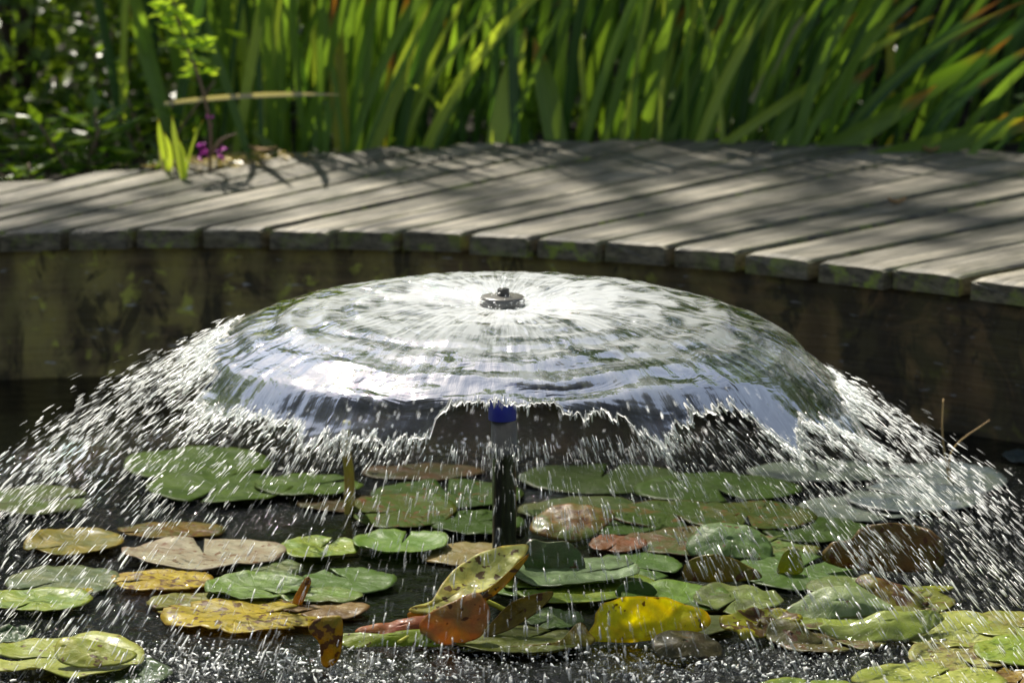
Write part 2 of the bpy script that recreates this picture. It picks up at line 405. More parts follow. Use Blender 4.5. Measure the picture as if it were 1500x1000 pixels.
# fascia: the wall below the plank ends
V = []; nx = 160
for i in range(nx):
    X = -1.75 + 3.4 * i / (nx - 1)
    y = yf(X) + .035
    for (dy, z) in ((0.004, -.45), (.002, -.02), (0, .03), (0, .08), (0, .13), (.0, .17), (0, .194), (.035, .1945), (.036, -.45)):
        bw = .003 * mnoise.noise(Vector((X * 9, z * 12, 0))) if z < .19 else 0
        V.append((X, y + dy + bw, z))
mesh_obj("fascia_wall", V, grid_faces(nx, 9), M_FASC, deck)
V, F = [], []

# ------------------------------------------------------------------ fountain
ZN = .323
fp = empty("pond_fountain", (FC.x, FC.y, -.3), "small dark fountain head with grey round cap on a blue and black riser pipe", "fountain")
c0 = (FC.x, FC.y, 0)
v, f = lathe([(0, ZN + .0135), (.021, ZN + .0135), (.0245, ZN + .0125), (.0258, ZN + .010), (.026, ZN + .001), (.0245, ZN - .001), (.0, ZN - .001)], c0, 56)
mesh_obj("nozzle_cap", v, f, M_CAP, fp)
v, f = lathe([(0, ZN + .0215), (.0055, ZN + .0215), (.0068, ZN + .0205), (.0072, ZN + .0128), (0, ZN + .0128)], (FC.x + .001, FC.y + .002, 0), 14)
mesh_obj("cap_screw", v, f, M_DARKPL, fp, smooth=False)
v, f = lathe([(0, ZN - .0015), (.011, ZN - .0015), (.0115, ZN - .02), (.0158, ZN - .03), (.0162, .192), (0, .192)], c0, 32)
mesh_obj("blue_pipe", v, f, M_BLUE, fp)
v, f = lathe([(0, .1915), (.0150, .1915), (.0152, .16), (.0195, .158), (.0195, .150), (.014, .148), (.0135, -.28), (0, -.28)], (FC.x + .002, FC.y, 0), 32)
mesh_obj("riser_pipe", v, f, M_DARKPL, fp)

# water bell
def zs(r):
    z = ZN - .002 + .2 * r - .9 * r * r
    if r > .28: z -= 1.1 * (r - .28) ** 2
    if r > .325: z -= .26 * (r - .325) * min(1, (r - .325) / .03)
    return z
def hit_bell(x, y):
    d = ray(x, y); o = Vector((0, 0, CAM_H)); t = 3.2 / d.y; prev = None
    best = None
    while t * d.y < 4.4:
        p = o + d * t; r = math.hypot(p.x - FC.x, p.y - FC.y)
        if r < .62 and p.z <= zs(r) + 0.0 and prev and prev.z > zs(math.hypot(prev.x - FC.x, prev.y - FC.y)):
            best = p; break
        prev = p; t += .002
    return best
rim_px = [(345, 470), (312, 505), (290, 540), (272, 575), (300, 596), (335, 600), (375, 600), (415, 622), (455, 640), (500, 645), (560, 641), (628, 641),
          (642, 608), (665, 592), (700, 588), (735, 594), (775, 596), (815, 594), (838, 604), (860, 612), (905, 612), (945, 628), (972, 642), (984, 618), (1005, 606), (1040, 602),
          (1072, 596), (1100, 606), (1118, 628), (1140, 646), (1160, 648), (1172, 618), (1200, 612), (1214, 640), (1232, 662), (1262, 650), (1284, 655),
          (1270, 610), (1232, 560), (1205, 520), (1180, 485)]
ctl = []
for (x, y) in rim_px:
    p = hit_bell(x, y)
    if p is not None:
        ctl.append((math.atan2(p.x - FC.x, -(p.y - FC.y)), math.hypot(p.x - FC.x, p.y - FC.y)))   # phi: 0 towards viewer
ctl.sort(); print("rim ctl", len(ctl), [(round(math.degrees(a)), round(b, 3)) for a, b in ctl])
ph = [c[0] for c in ctl]; rd = [c[1] for c in ctl]
ph = [ph[0] - .5, *ph, ph[-1] + .5]; rd = [.40, *rd, .44]
ph = [ph[0] - .6] + ph + [ph[-1] + .6]; rd = [.42] + rd + [.43]
def Rim(phi):
    phi = (phi + math.pi) % (2 * math.pi) - math.pi
    r = float(np.interp(phi, ph, rd)) if ph[0] < phi < ph[-1] else .425
    if phi < -1.15: r = min(r, .345 + .5 * max(0, -phi - 2.0))
    if phi > 1.35: r = min(r, .395)
    n_ = mnoise.noise(Vector((math.cos(phi) * 9, math.sin(phi) * 9, 1.3))) * .010 + mnoise.noise(Vector((math.cos(phi) * 34, math.sin(phi) * 34, 5))) * .010 + mnoise.noise(Vector((math.cos(phi) * 90, math.sin(phi) * 90, 8))) * .008 + mnoise.noise(Vector((math.cos(phi) * 190, math.sin(phi) * 190, 8))) * .006
    return r + n_
bell = empty("water_bell", (FC.x, FC.y, 0), "clear dome-shaped sheet of falling water spreading from the grey cap, with ragged bright rim", "water dome")
NP, NR = 1080, 90
Vb = np.zeros((NP, NR, 3)); rimpts = []
for i in range(NP):
    phi = 2 * math.pi * i / NP - math.pi; RR = Rim(phi); cx, sy = math.sin(phi), -math.cos(phi)
    for j in range(NR):
        s = j / (NR - 1); r = .024 + (RR - .024) * s
        z = zs(r)
        q = Vector((cx * r, sy * r, 0))
        a = min(1, r / .12)
        z += a * (.0030 * mnoise.noise(q * 11 + Vector((3, 1, 0))) + .0018 * mnoise.noise(Vector((cx * 5, sy * 5, r * 55))) + .0012 * mnoise.noise(Vector((cx * 24, sy * 24, r * 22))))
        z += .0020 * a * math.sin(r * 135 + 3.5 * mnoise.noise(q * 5) + 1.5 * mnoise.noise(q * 14)) * (.25 + .75 * max(0, min(1, (r - .12) / .12))) * (.6 + mnoise.noise(q * 8 + Vector((5, 0, 0))))
        z += .0045 * max(0, (r - .27) / .1) * mnoise.noise(Vector((cx * 3.5, sy * 3.5, 2 + r * 12)))
        Vb[i, j] = (FC.x + cx * r, FC.y + sy * r, z)
    rimpts.append(Vector(Vb[i, -1]))
ii, jj = np.meshgrid(np.arange(NP), np.arange(NR - 1), indexing='ij'); i2 = (ii + 1) % NP
Fb = np.stack([ii * NR + jj, i2 * NR + jj, i2 * NR + jj + 1, ii * NR + jj + 1], -1).reshape(-1, 4)
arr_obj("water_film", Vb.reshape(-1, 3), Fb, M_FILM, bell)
# thick beaded rim
V = []; n = 6
for i in range(NP):
    p = rimpts[i]; t = (rimpts[(i + 1) % NP] - rimpts[i - 1]).normalized(); s_ = t.cross(Vector((0, 0, 1))).normalized(); u_ = s_.cross(t)
    r = .0005 + .0020 * max(0, mnoise.noise(p * 70) + .15) + .0018 * max(0, mnoise.noise(p * 210))
    off = Vector((mnoise.noise(p * 260), mnoise.noise(p * 260 + Vector((9, 0, 0))), mnoise.noise(p * 200 + Vector((0, 9, 0))))) * .0022
    for k in range(n):
        a = 2 * math.pi * k / n; V.append(p + off + s_ * r * math.cos(a) + u_ * r * math.sin(a))
F = [(i * n + k, i * n + (k + 1) % n, ((i + 1) % NP) * n + (k + 1) % n, ((i + 1) % NP) * n + k) for i in range(NP) for k in range(n)]
mesh_obj("water_rim", V, F, M_RIM, bell)

# drops ----------------------------------------------------------------
def drop_mesh(name, P, D, Lh, Rr, mat, seg=6, rings=5):
    """P centres, D unit directions, Lh half lengths, Rr radii"""
    N = len(P)
    th = np.linspace(0, math.pi, rings + 2)[1:-1]; az = np.arange(seg) * 2 * math.pi / seg
    loc = [(0, 0, 1.0)] + [(math.sin(t) * math.cos(a), math.sin(t) * math.sin(a), math.cos(t)) for t in th for a in az] + [(0, 0, -1.0)]
    loc = np.array(loc); nv = len(loc); faces = []
    for k in range(seg): faces.append((0, 1 + k, 1 + (k + 1) % seg)); 
    for r_ in range(rings - 1):
        for k in range(seg):
            a = 1 + r_ * seg + k; b = 1 + r_ * seg + (k + 1) % seg
            faces.append((a, a + seg, b)); faces.append((b, a + seg, b + seg))
    o = 1 + (rings - 1) * seg
    for k in range(seg): faces.append((nv - 1, o + (k + 1) % seg, o + k))
    faces = np.array(faces)
    up = np.array([.3, .9, .31]); S = np.cross(D, up); S /= np.linalg.norm(S, axis=1)[:, None]; T = np.cross(D, S)
    jit = 1 + rng.uniform(-.36, .36, (N, nv, 1))
    Vv = P[:, None, :] + jit * (S[:, None, :] * (loc[None, :, 0:1] * Rr[:, None, None]) + T[:, None, :] * (loc[None, :, 1:2] * Rr[:, None, None]) + D[:, None, :] * (loc[None, :, 2:3] * Lh[:, None, None]))
    Ff = faces[None] + (np.arange(N) * nv)[:, None, None]
    return arr_obj(name, Vv.reshape(-1, 3), Ff.reshape(-1, 3), mat)
def lobe(a, c, w): 
    d = (a - c + math.pi) % (2 * math.pi) - math.pi
    return math.exp(-(d / w) ** 2)
def gen_spray(N):
    P, D, L, Rd = [], [], [], []
    while len(P) < N:
        phi = random.uniform(-math.pi, math.pi)
        den = .42 + .50 * lobe(phi, 1.05, .5) + .30 * lobe(phi, -1.3, .6) + .25 * lobe(phi, .5, .4)
        if abs(phi) > 2.3: den *= .35
        cl = mnoise.noise(Vector((math.cos(phi) * 14, math.sin(phi) * 14, 2))) * .6 + .55
        if random.random() > den * (.35 + cl * .8): continue
        RR = max(Rim(phi), .372 if abs(phi) < 1.1 else .335)
        u = random.random() ** (1.9 - .8 * min(1, abs(phi) / .8)); s = u * (.36 if random.random() < .93 else .46)
        if mnoise.noise(Vector((math.cos(phi) * 30, math.sin(phi) * 30, s * 26))) < random.uniform(-.35, .35): continue
        z0 = zs(RR); sl = (.2 - 1.8 * RR - .12) + random.gauss(0, .11); k = .95 + random.gauss(0, .12)
        z = z0 + sl * s - k * s * s + random.gauss(0, .004)
        if z < .004: continue
        sd_ = sl - 2 * k * s
        r = RR + s; ph2 = phi + random.gauss(0, .015)
        d = Vector((math.sin(ph2), -math.cos(ph2), sd_)).normalized()
        d = (d + Vector((random.gauss(0, .06), random.gauss(0, .06), random.gauss(0, .06)))).normalized()
        c = Vector((FC.x + math.sin(ph2) * r, FC.y - math.cos(ph2) * r, z))
        big = random.random() < .35
        for q in range(random.choice((1, 2, 3, 3)) if big else 1):     # torn bunches of parallel threads
            rad = min(.0012, .00022 + random.expovariate(1 / .00026)) if not big else random.uniform(.00035, .0009)
            off = Vector((random.gauss(0, .0012), random.gauss(0, .0012), random.gauss(0, .0016))) * (1 if big else 0)
            P.append(tuple(c + off)); D.append(d); Rd.append(rad * random.choice((.45, .6, .8, .9, 1.1)))
            L.append(min(.0095, rad * random.uniform(4, 16)) if not big else random.uniform(.003, .0085))
    return [np.array(x, dtype=float) for x in (P, D, L, Rd)]
P, D, L_, Rd = gen_spray(15500)
sp = drop_mesh("water_spray", P, D, L_, Rd, M_DROP)
tag(sp, "spray of bright water drops flung outward and falling from the dome's rim", "water spray", kind="stuff")
# drops hugging the rim and nozzle splashes
P, D, L_, Rd = [], [], [], []
for _ in range(5200):
    phi = random.uniform(-2.4, 2.4); RR = Rim(phi); s = random.expovariate(1 / .011) - .003
    if RR < .362 and abs(phi) < 1.2 and (s > .004 or random.random() < .4): continue
    if s > .06: continue
    z = zs(RR) - .65 * s - 2.0 * s * s + random.gauss(0, .0018)
    P.append((FC.x + math.sin(phi) * (RR + s), FC.y - math.cos(phi) * (RR + s), z))
    d = Vector((math.sin(phi) + random.gauss(0, .12), -math.cos(phi), -.75 + random.gauss(0, .2))).normalized(); D.append(d)
    rad = random.uniform(.0003, .0012); Rd.append(rad); L_.append(min(.007, rad * random.uniform(2.5, 8)))
tag(drop_mesh("rim_droplets", *[np.array(x, dtype=float) for x in (P, D, L_, Rd)], M_DROP), "fringe of white droplets breaking from the rim of the water dome", "water droplets", kind="stuff")
P, D, L_, Rd = [], [], [], []
for _ in range(420):
    phi = random.uniform(-math.pi, math.pi); r = .024 + random.expovariate(1 / .022)
    z = zs(r) + abs(random.gauss(0, .0035)) + (.004 if r < .035 else 0)
    P.append((FC.x + math.sin(phi) * r, FC.y - math.cos(phi) * r, z)); D.append(Vector((math.sin(phi), -math.cos(phi), random.uniform(-.1, .5))).normalized())
    rad = random.uniform(.00025, .0008); Rd.append(rad); L_.append(rad * random.uniform(2, 7))
for _ in range(60):
    P.append((FC.x + random.gauss(0, .010), FC.y + random.gauss(0, .008), ZN + .0142 + random.expovariate(1 / .003))); D.append(Vector((0, 0, 1)))
    Rd.append(random.uniform(.0005, .0013)); L_.append(Rd[-1] * 1.1)
for k in range(26):
    P.append((FC.x + .001 + random.gauss(0, .0022), FC.y, ZN + .022 + random.uniform(0, .014))); D.append(Vector((0, 0, 1))); Rd.append(random.uniform(.0006, .0014)); L_.append(Rd[-1] * 1.7)
tag(drop_mesh("nozzle_splash", *[np.array(x, dtype=float) for x in (P, D, L_, Rd)], M_DROP), "fine sparkling droplets around the grey fountain cap", "water droplets", kind="stuff")
# splashes where drops land
P, D, L_, Rd = [], [], [], []
def splash(x, y, zmax, rmax):
    P.append((x, y, abs(random.gauss(0, zmax)) + .001)); D.append(Vector((random.gauss(0, .8), random.gauss(0, .8), random.gauss(0, .8))).normalized())
    rad = .0003 + min(rmax, random.expovariate(1 / (rmax * .35))); Rd.append(rad * random.uniform(.6, 1)); L_.append(rad * random.uniform(.6, 2.6))
for _ in range(14000):
    X = random.uniform(-.8, .85); Y = 3.36 + random.betavariate(1.2, 1.6) * .22
    if mnoise.noise(Vector((X * 9, Y * 9, 0))) < random.uniform(-.6, .3) - .2 * (X < 0): continue
    splash(X, Y, .0045, .0019)
for _ in range(4200):
    phi = random.uniform(-math.pi, math.pi); r = random.gauss(.64, .07)
    if mnoise.noise(Vector((math.cos(phi) * 7, math.sin(phi) * 7, r * 12))) < random.uniform(-.5, .3): continue
    splash(FC.x + math.sin(phi) * r, FC.y - math.cos(phi) * r, .007, .0014)
tag(drop_mesh("splash_droplets", *[np.array(x, dtype=float) for x in (P, D, L_, Rd)], M_SPLASH, 6, 3), "tiny splash droplets dancing on the pond water where the spray lands", "water droplets", kind="stuff")

# ------------------------------------------------------------------ lily pads
def solid(o, t=.0012):
    md = o.modifiers.new("thickness", 'SOLIDIFY'); md.thickness = t; md.offset = 0
    return o
GREEN = (.075, .155, .025); DKGREEN = (.035, .085, .018); LTGREEN = (.15, .26, .055); YGREEN = (.26, .33, .035)
YELLOW = (.50, .40, .03); ORANGE = (.48, .20, .03); GREY = (.17, .20, .12); BROWN = (.12, .055, .022); TAN = (.31, .30, .34)
BLUEG = (.12, .19, .12); OLIVE = (.13, .145, .025); RED = (.38, .09, .045); PINKISH = (.42, .11, .09); PALE = (.42, .46, .17)
BROWNG = (.09, .10, .03)
def pad(cx, cy, w, h, label, base, patch=None, z=.005, notch=None, lift=.0, tilt=(0, 0), name="lily_pad", spots=0., trans=.3, wet=.6, wav=.004, lvl=.5, drops=.5, cup=0.0, hole=0):
    random.seed(zlib.crc32(label.encode())); w *= 1.07; h *= 1.07
    if cy < 790 and cx < 1250: base = tuple(q * .5 for q in base); patch = patch and tuple(q * .5 for q in patch); wet *= .25  # back pads darkened: shade under the dome and spray put into their colour
    if cx > 1180 and 650 < cy < 760: trans = .03; base = (base[0] * .42, base[1] * .48, base[2] * 1.1); patch = (.075, .10, .115)  # right-hand wet pads: blue-grey sky reflection put into their colour
    c = U(cx, cy, z); dist = (c - Vector((0, 0, CAM_H))).length
    Rw = w * dist / FPX / 2; ang = math.atan2(CAM_H, c.y); ay = max(.55, min(1.15, h / (w * math.sin(ang))))
    o = bpy.data.objects
    if notch is None: notch = random.uniform(0, 360)
    n0 = R(notch); dlt = R(random.uniform(3, 7)); NA, NRr = 72, 10
    sd = random.uniform(0, 100); V = [c.copy()]; UVs = [(.5, .5)]
    for i in range(NA):
        th = n0 + dlt + (2 * math.pi - 2 * dlt) * i / (NA - 1)
        e = min(i, NA - 1 - i) / 6.0
        rim = 1 + .02 * mnoise.noise(Vector((math.cos(th) * 1.6, math.sin(th) * 1.6, sd))) + .012 * mnoise.noise(Vector((math.cos(th) * 5, math.sin(th) * 5, sd)))
        if hole: rim *= 1 - hole * max(0, mnoise.noise(Vector((math.cos(th) * 6, math.sin(th) * 6, sd + 9))) * 1.6)
        if e < 1: rim *= .90 + .10 * math.sin(e * math.pi / 2)
        for k in range(1, NRr + 1):
            q = k / NRr; r = rim * q
            x = math.cos(th) * r; y = math.sin(th) * r
            zz = z + .6 * wav * mnoise.noise(Vector((x * 1.8, y * 1.8, sd + 3))) * q * 1.6 + .0016 * mnoise.noise(Vector((x * 6, y * 6, sd)))
            zz += lift * q ** 5 * (.55 + .8 * mnoise.noise(Vector((math.cos(th) * 1.3, math.sin(th) * 1.3, sd + 6))))
            zz += cup * q * q
            zz += (tilt[0] * x + tilt[1] * y) * Rw
            V.append(Vector((c.x + x * Rw, c.y + y * Rw * ay, max(.0012, zz)))); UVs.append((.5 + .5 * q * math.cos(th), .5 + .5 * q * math.sin(th)))
    F = []
    for i in range(NA - 1):
        a = 1 + i * NRr; b = a + NRr
        F.append((0, a, b))
        for k in range(NRr - 1): F.append((a + k, a + k + 1, b + k + 1, b + k))
    mat = mat_leaf(base, patch, spots=spots, trans=trans, wet=wet, patch_lvl=lvl, drops=drops, key="pad")
    ob = mesh_obj(name, [(v - c) for v in V], F, mat, uv=UVs); ob.location = c
    ob.rotation_mode = 'XYZ'
    tag(ob, label, "lily pad", "lily pads floating on the pond")
    return solid(ob, .0010)
def catmull(pts, n):
    P = [Vector(p) for p in pts]; m = len(P); out = []
    per = n // m
    for i in range(m):
        p0, p1, p2, p3 = P[i - 1], P[i], P[(i + 1) % m], P[(i + 2) % m]
        for k in range(per):
            t = k / per
            out.append(.5 * ((2 * p1) + (-p0 + p2) * t + (2 * p0 - 5 * p1 + 4 * p2 - p3) * t * t + (-p0 + 3 * p1 - 3 * p2 + p3) * t ** 3))
    return out
def raised(outline, base_px, lean, label, base, patch=None, center=None, bulge=.005, wav=.004, yaw=0, name="lily_leaf", spots=.3, trans=.5, wet=.5, th=.0011, lvl=.5, drops=.4, rag=.035, z0=.003, cat="lily leaf", ext=None):
    """leaf standing out of the water: its blade lies on a leaning surface through base_px (a point on the water)"""
    B = U(base_px[0], base_px[1], z0)
    xd = Vector((math.cos(R(yaw)), math.sin(R(yaw)), 0)); back = Vector((-math.sin(R(yaw)), math.cos(R(yaw)), 0))
    up = (Vector((0, 0, 1)) * math.cos(R(lean)) + back * math.sin(R(lean))).normalized(); nrm = xd.cross(up).normalized()
    if nrm.y > 0: nrm = -nrm
    def onp(x, y):
        d = ray(x, y); o = Vector((0, 0, CAM_H)); t = (B - o).dot(nrm) / d.dot(nrm); return o + d * t
    W = [onp(*p) for p in outline]
    C = onp(*center) if center else sum(W, Vector()) / len(W)
    ring = catmull(W, 84 // len(outline) * len(outline)); N = len(ring); K = 12; sd = random.uniform(0, 99)
    V = [C + nrm * bulge]; UVs = [(.5, .5)]
    for i, q in enumerate(ring):
        th_ = 2 * math.pi * i / N
        rg = 1 + rag * mnoise.noise(Vector((q.x * 90, q.z * 90, sd))) + .012 * mnoise.noise(Vector((q.x * 200, q.z * 200, sd)))
        for k in range(1, K + 1):
            s = k / K; p = C.lerp(C + (q - C) * rg, s)
            p = p + nrm * (bulge * (1 - s * s) + wav * 2 * mnoise.noise(p * 22 + Vector((sd, 0, 0))) + wav * .6 * mnoise.noise(p * 70 + Vector((sd, 0, 0))))
            if ext: p = p + ext(s, th_, p)
            V.append(p); UVs.append((.5 + .5 * s * math.cos(th_), .5 + .5 * s * math.sin(th_)))
    F = []
    for i in range(N):
        a = 1 + i * K; b = 1 + ((i + 1) % N) * K
        F.append((0, a, b))
        for k in range(K - 1): F.append((a + k, a + k + 1, b + k + 1, b + k))
    mat = mat_leaf(base, patch, spots=spots, trans=trans, wet=wet, patch_lvl=lvl, drops=drops, key="raised")
    ob = mesh_obj(name, [v - B for v in V], F, mat, uv=UVs); ob.location = B
    tag(ob, label, cat, "raised lily leaves")
    return solid(ob, th)

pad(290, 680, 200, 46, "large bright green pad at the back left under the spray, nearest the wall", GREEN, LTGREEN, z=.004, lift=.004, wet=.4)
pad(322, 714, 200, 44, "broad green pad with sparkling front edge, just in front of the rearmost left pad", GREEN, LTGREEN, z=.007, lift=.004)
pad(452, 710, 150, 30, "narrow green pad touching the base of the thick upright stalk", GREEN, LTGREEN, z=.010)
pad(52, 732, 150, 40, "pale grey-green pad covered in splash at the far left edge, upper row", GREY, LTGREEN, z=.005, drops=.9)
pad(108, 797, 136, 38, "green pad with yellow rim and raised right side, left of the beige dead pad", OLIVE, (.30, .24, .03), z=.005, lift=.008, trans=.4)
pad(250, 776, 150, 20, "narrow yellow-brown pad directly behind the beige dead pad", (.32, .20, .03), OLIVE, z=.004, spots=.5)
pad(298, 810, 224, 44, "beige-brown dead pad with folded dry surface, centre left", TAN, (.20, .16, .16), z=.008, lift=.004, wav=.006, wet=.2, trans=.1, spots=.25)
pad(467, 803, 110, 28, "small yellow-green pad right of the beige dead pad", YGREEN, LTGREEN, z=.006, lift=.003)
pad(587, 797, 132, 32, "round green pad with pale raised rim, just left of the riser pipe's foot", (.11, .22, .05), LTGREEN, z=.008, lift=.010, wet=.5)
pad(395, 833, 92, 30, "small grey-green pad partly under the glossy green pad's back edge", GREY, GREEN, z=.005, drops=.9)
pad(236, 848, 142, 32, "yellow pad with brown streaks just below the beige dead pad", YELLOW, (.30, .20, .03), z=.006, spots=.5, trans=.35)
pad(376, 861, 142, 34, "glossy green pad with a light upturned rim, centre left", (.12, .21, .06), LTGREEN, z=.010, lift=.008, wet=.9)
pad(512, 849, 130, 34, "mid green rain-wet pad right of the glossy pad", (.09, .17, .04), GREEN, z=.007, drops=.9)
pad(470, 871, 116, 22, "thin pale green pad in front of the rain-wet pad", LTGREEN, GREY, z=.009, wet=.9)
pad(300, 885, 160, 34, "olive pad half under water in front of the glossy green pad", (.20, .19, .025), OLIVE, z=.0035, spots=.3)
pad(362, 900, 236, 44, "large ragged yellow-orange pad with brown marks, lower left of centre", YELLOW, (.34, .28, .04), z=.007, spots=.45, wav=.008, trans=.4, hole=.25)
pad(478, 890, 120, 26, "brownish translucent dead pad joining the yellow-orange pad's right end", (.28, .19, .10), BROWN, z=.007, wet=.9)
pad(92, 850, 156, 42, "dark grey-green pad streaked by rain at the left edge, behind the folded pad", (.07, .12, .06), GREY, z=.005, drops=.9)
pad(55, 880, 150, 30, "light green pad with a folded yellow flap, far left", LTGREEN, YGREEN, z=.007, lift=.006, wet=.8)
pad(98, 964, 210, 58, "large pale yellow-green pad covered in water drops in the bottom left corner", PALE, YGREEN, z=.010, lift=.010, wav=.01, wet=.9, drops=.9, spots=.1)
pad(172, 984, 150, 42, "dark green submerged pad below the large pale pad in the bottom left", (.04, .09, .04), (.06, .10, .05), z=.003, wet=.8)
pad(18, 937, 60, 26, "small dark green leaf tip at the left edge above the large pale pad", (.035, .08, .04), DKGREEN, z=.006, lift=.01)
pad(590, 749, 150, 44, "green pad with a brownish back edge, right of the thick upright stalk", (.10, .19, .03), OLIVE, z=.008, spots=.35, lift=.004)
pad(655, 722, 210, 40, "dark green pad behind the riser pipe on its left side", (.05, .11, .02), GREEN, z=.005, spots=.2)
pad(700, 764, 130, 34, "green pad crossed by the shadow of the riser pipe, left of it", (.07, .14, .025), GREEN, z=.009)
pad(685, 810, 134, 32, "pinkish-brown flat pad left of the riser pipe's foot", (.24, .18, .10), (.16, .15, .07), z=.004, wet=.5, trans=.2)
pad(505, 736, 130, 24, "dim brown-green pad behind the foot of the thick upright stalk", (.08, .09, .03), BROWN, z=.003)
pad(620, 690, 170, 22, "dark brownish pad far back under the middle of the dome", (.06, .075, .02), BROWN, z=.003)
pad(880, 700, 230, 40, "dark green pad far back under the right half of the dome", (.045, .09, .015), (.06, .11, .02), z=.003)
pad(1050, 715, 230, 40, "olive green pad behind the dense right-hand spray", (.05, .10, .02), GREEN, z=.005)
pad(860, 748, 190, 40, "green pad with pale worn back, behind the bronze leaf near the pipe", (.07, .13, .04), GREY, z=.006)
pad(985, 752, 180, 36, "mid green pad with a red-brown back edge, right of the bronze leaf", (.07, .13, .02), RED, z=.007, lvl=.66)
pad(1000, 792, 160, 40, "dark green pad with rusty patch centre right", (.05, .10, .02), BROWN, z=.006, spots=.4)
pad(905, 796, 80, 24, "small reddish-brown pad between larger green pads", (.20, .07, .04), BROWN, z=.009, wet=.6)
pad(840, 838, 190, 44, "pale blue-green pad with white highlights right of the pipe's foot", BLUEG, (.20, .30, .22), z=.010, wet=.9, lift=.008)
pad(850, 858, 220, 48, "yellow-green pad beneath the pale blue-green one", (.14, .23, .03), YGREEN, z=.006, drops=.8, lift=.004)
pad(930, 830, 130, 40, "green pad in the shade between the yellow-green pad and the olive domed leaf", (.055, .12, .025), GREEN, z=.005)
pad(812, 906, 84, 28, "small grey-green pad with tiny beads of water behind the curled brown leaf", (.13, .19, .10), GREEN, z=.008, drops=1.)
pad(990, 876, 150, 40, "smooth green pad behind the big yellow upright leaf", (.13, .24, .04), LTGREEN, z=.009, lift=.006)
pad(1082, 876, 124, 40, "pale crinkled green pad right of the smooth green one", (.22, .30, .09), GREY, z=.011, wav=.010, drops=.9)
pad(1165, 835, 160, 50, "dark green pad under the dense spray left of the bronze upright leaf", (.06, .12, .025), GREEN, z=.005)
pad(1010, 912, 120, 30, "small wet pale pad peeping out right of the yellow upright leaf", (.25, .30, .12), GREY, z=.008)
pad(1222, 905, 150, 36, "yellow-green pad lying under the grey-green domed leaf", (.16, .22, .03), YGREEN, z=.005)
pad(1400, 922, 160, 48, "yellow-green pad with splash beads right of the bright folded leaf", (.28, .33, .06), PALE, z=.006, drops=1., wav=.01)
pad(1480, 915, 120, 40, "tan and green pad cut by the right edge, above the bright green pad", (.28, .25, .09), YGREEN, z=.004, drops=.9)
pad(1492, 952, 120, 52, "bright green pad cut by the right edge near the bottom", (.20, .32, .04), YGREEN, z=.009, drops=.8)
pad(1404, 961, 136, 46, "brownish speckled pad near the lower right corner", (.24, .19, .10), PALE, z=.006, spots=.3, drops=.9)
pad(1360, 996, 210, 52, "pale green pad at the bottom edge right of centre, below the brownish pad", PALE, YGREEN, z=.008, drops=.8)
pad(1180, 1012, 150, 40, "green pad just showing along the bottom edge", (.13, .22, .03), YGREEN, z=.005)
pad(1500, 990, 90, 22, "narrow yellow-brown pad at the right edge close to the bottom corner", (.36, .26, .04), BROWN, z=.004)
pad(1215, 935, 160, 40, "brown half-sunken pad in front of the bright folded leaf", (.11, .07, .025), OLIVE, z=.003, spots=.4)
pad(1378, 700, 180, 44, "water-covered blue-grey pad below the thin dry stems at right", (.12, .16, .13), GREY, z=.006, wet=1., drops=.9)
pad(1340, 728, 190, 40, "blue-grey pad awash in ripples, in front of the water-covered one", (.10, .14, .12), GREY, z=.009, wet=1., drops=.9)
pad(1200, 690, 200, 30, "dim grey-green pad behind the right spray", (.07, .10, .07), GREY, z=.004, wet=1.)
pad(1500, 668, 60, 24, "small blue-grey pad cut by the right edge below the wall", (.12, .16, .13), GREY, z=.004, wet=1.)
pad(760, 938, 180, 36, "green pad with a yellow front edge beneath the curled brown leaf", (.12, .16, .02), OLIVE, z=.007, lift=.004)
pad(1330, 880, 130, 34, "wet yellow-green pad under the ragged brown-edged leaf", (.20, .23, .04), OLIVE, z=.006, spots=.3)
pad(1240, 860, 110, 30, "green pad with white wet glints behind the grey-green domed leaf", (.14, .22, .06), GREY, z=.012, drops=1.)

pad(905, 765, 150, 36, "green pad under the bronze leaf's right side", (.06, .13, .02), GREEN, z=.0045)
pad(1095, 755, 190, 40, "mossy green pad far right of the riser pipe under the streaming spray", (.06, .12, .02), OLIVE, z=.008, spots=.2)
pad(1110, 800, 170, 44, "mottled green pad behind the olive domed leaf's right end", (.08, .15, .03), OLIVE, z=.0035, spots=.3)
pad(1195, 775, 150, 36, "shaded green pad left of the bronze upright leaf's top", (.05, .10, .02), GREEN, z=.006)
pad(780, 855, 120, 34, "green pad right beside the riser pipe's foot", (.10, .20, .03), GREEN, z=.0035)
pad(1260, 745, 170, 34, "dull grey-green pad below the washed blue-grey pads", (.08, .11, .06), GREY, z=.004, wet=1.)
# raised and curled leaves
raised([(628, 888), (650, 850), (685, 822), (725, 808), (765, 799), (774, 806), (755, 830), (720, 860), (680, 886), (650, 902), (612, 903), (600, 896)], (650, 912), 64,
       "large pale leaf with dark spots leaning up to the right, standing over the orange leaf", (.66, .70, .34), (.74, .62, .12), center=(690, 852), bulge=-0.0054, spots=.3, trans=.5, lvl=.6, z0=.012)
raised([(600, 896), (640, 900), (700, 880), (745, 845), (772, 812), (768, 824), (735, 862), (690, 893), (640, 910), (603, 910)], (650, 914), 18,
       "narrow deep yellow underside fold below the large pale leaf", (.62, .42, .03), (.55, .33, .03), center=(690, 888), bulge=0.0018, spots=.5, trans=.5, z0=.008)
raised([(620, 905), (665, 880), (700, 868), (716, 890), (716, 912), (700, 934), (660, 944), (620, 935)], (665, 946), 20,
       "orange-red leaf with black specks standing on edge beneath the pale leaf", (.46, .23, .12), (.40, .30, .13), bulge=0.0054, spots=.2, trans=.55)
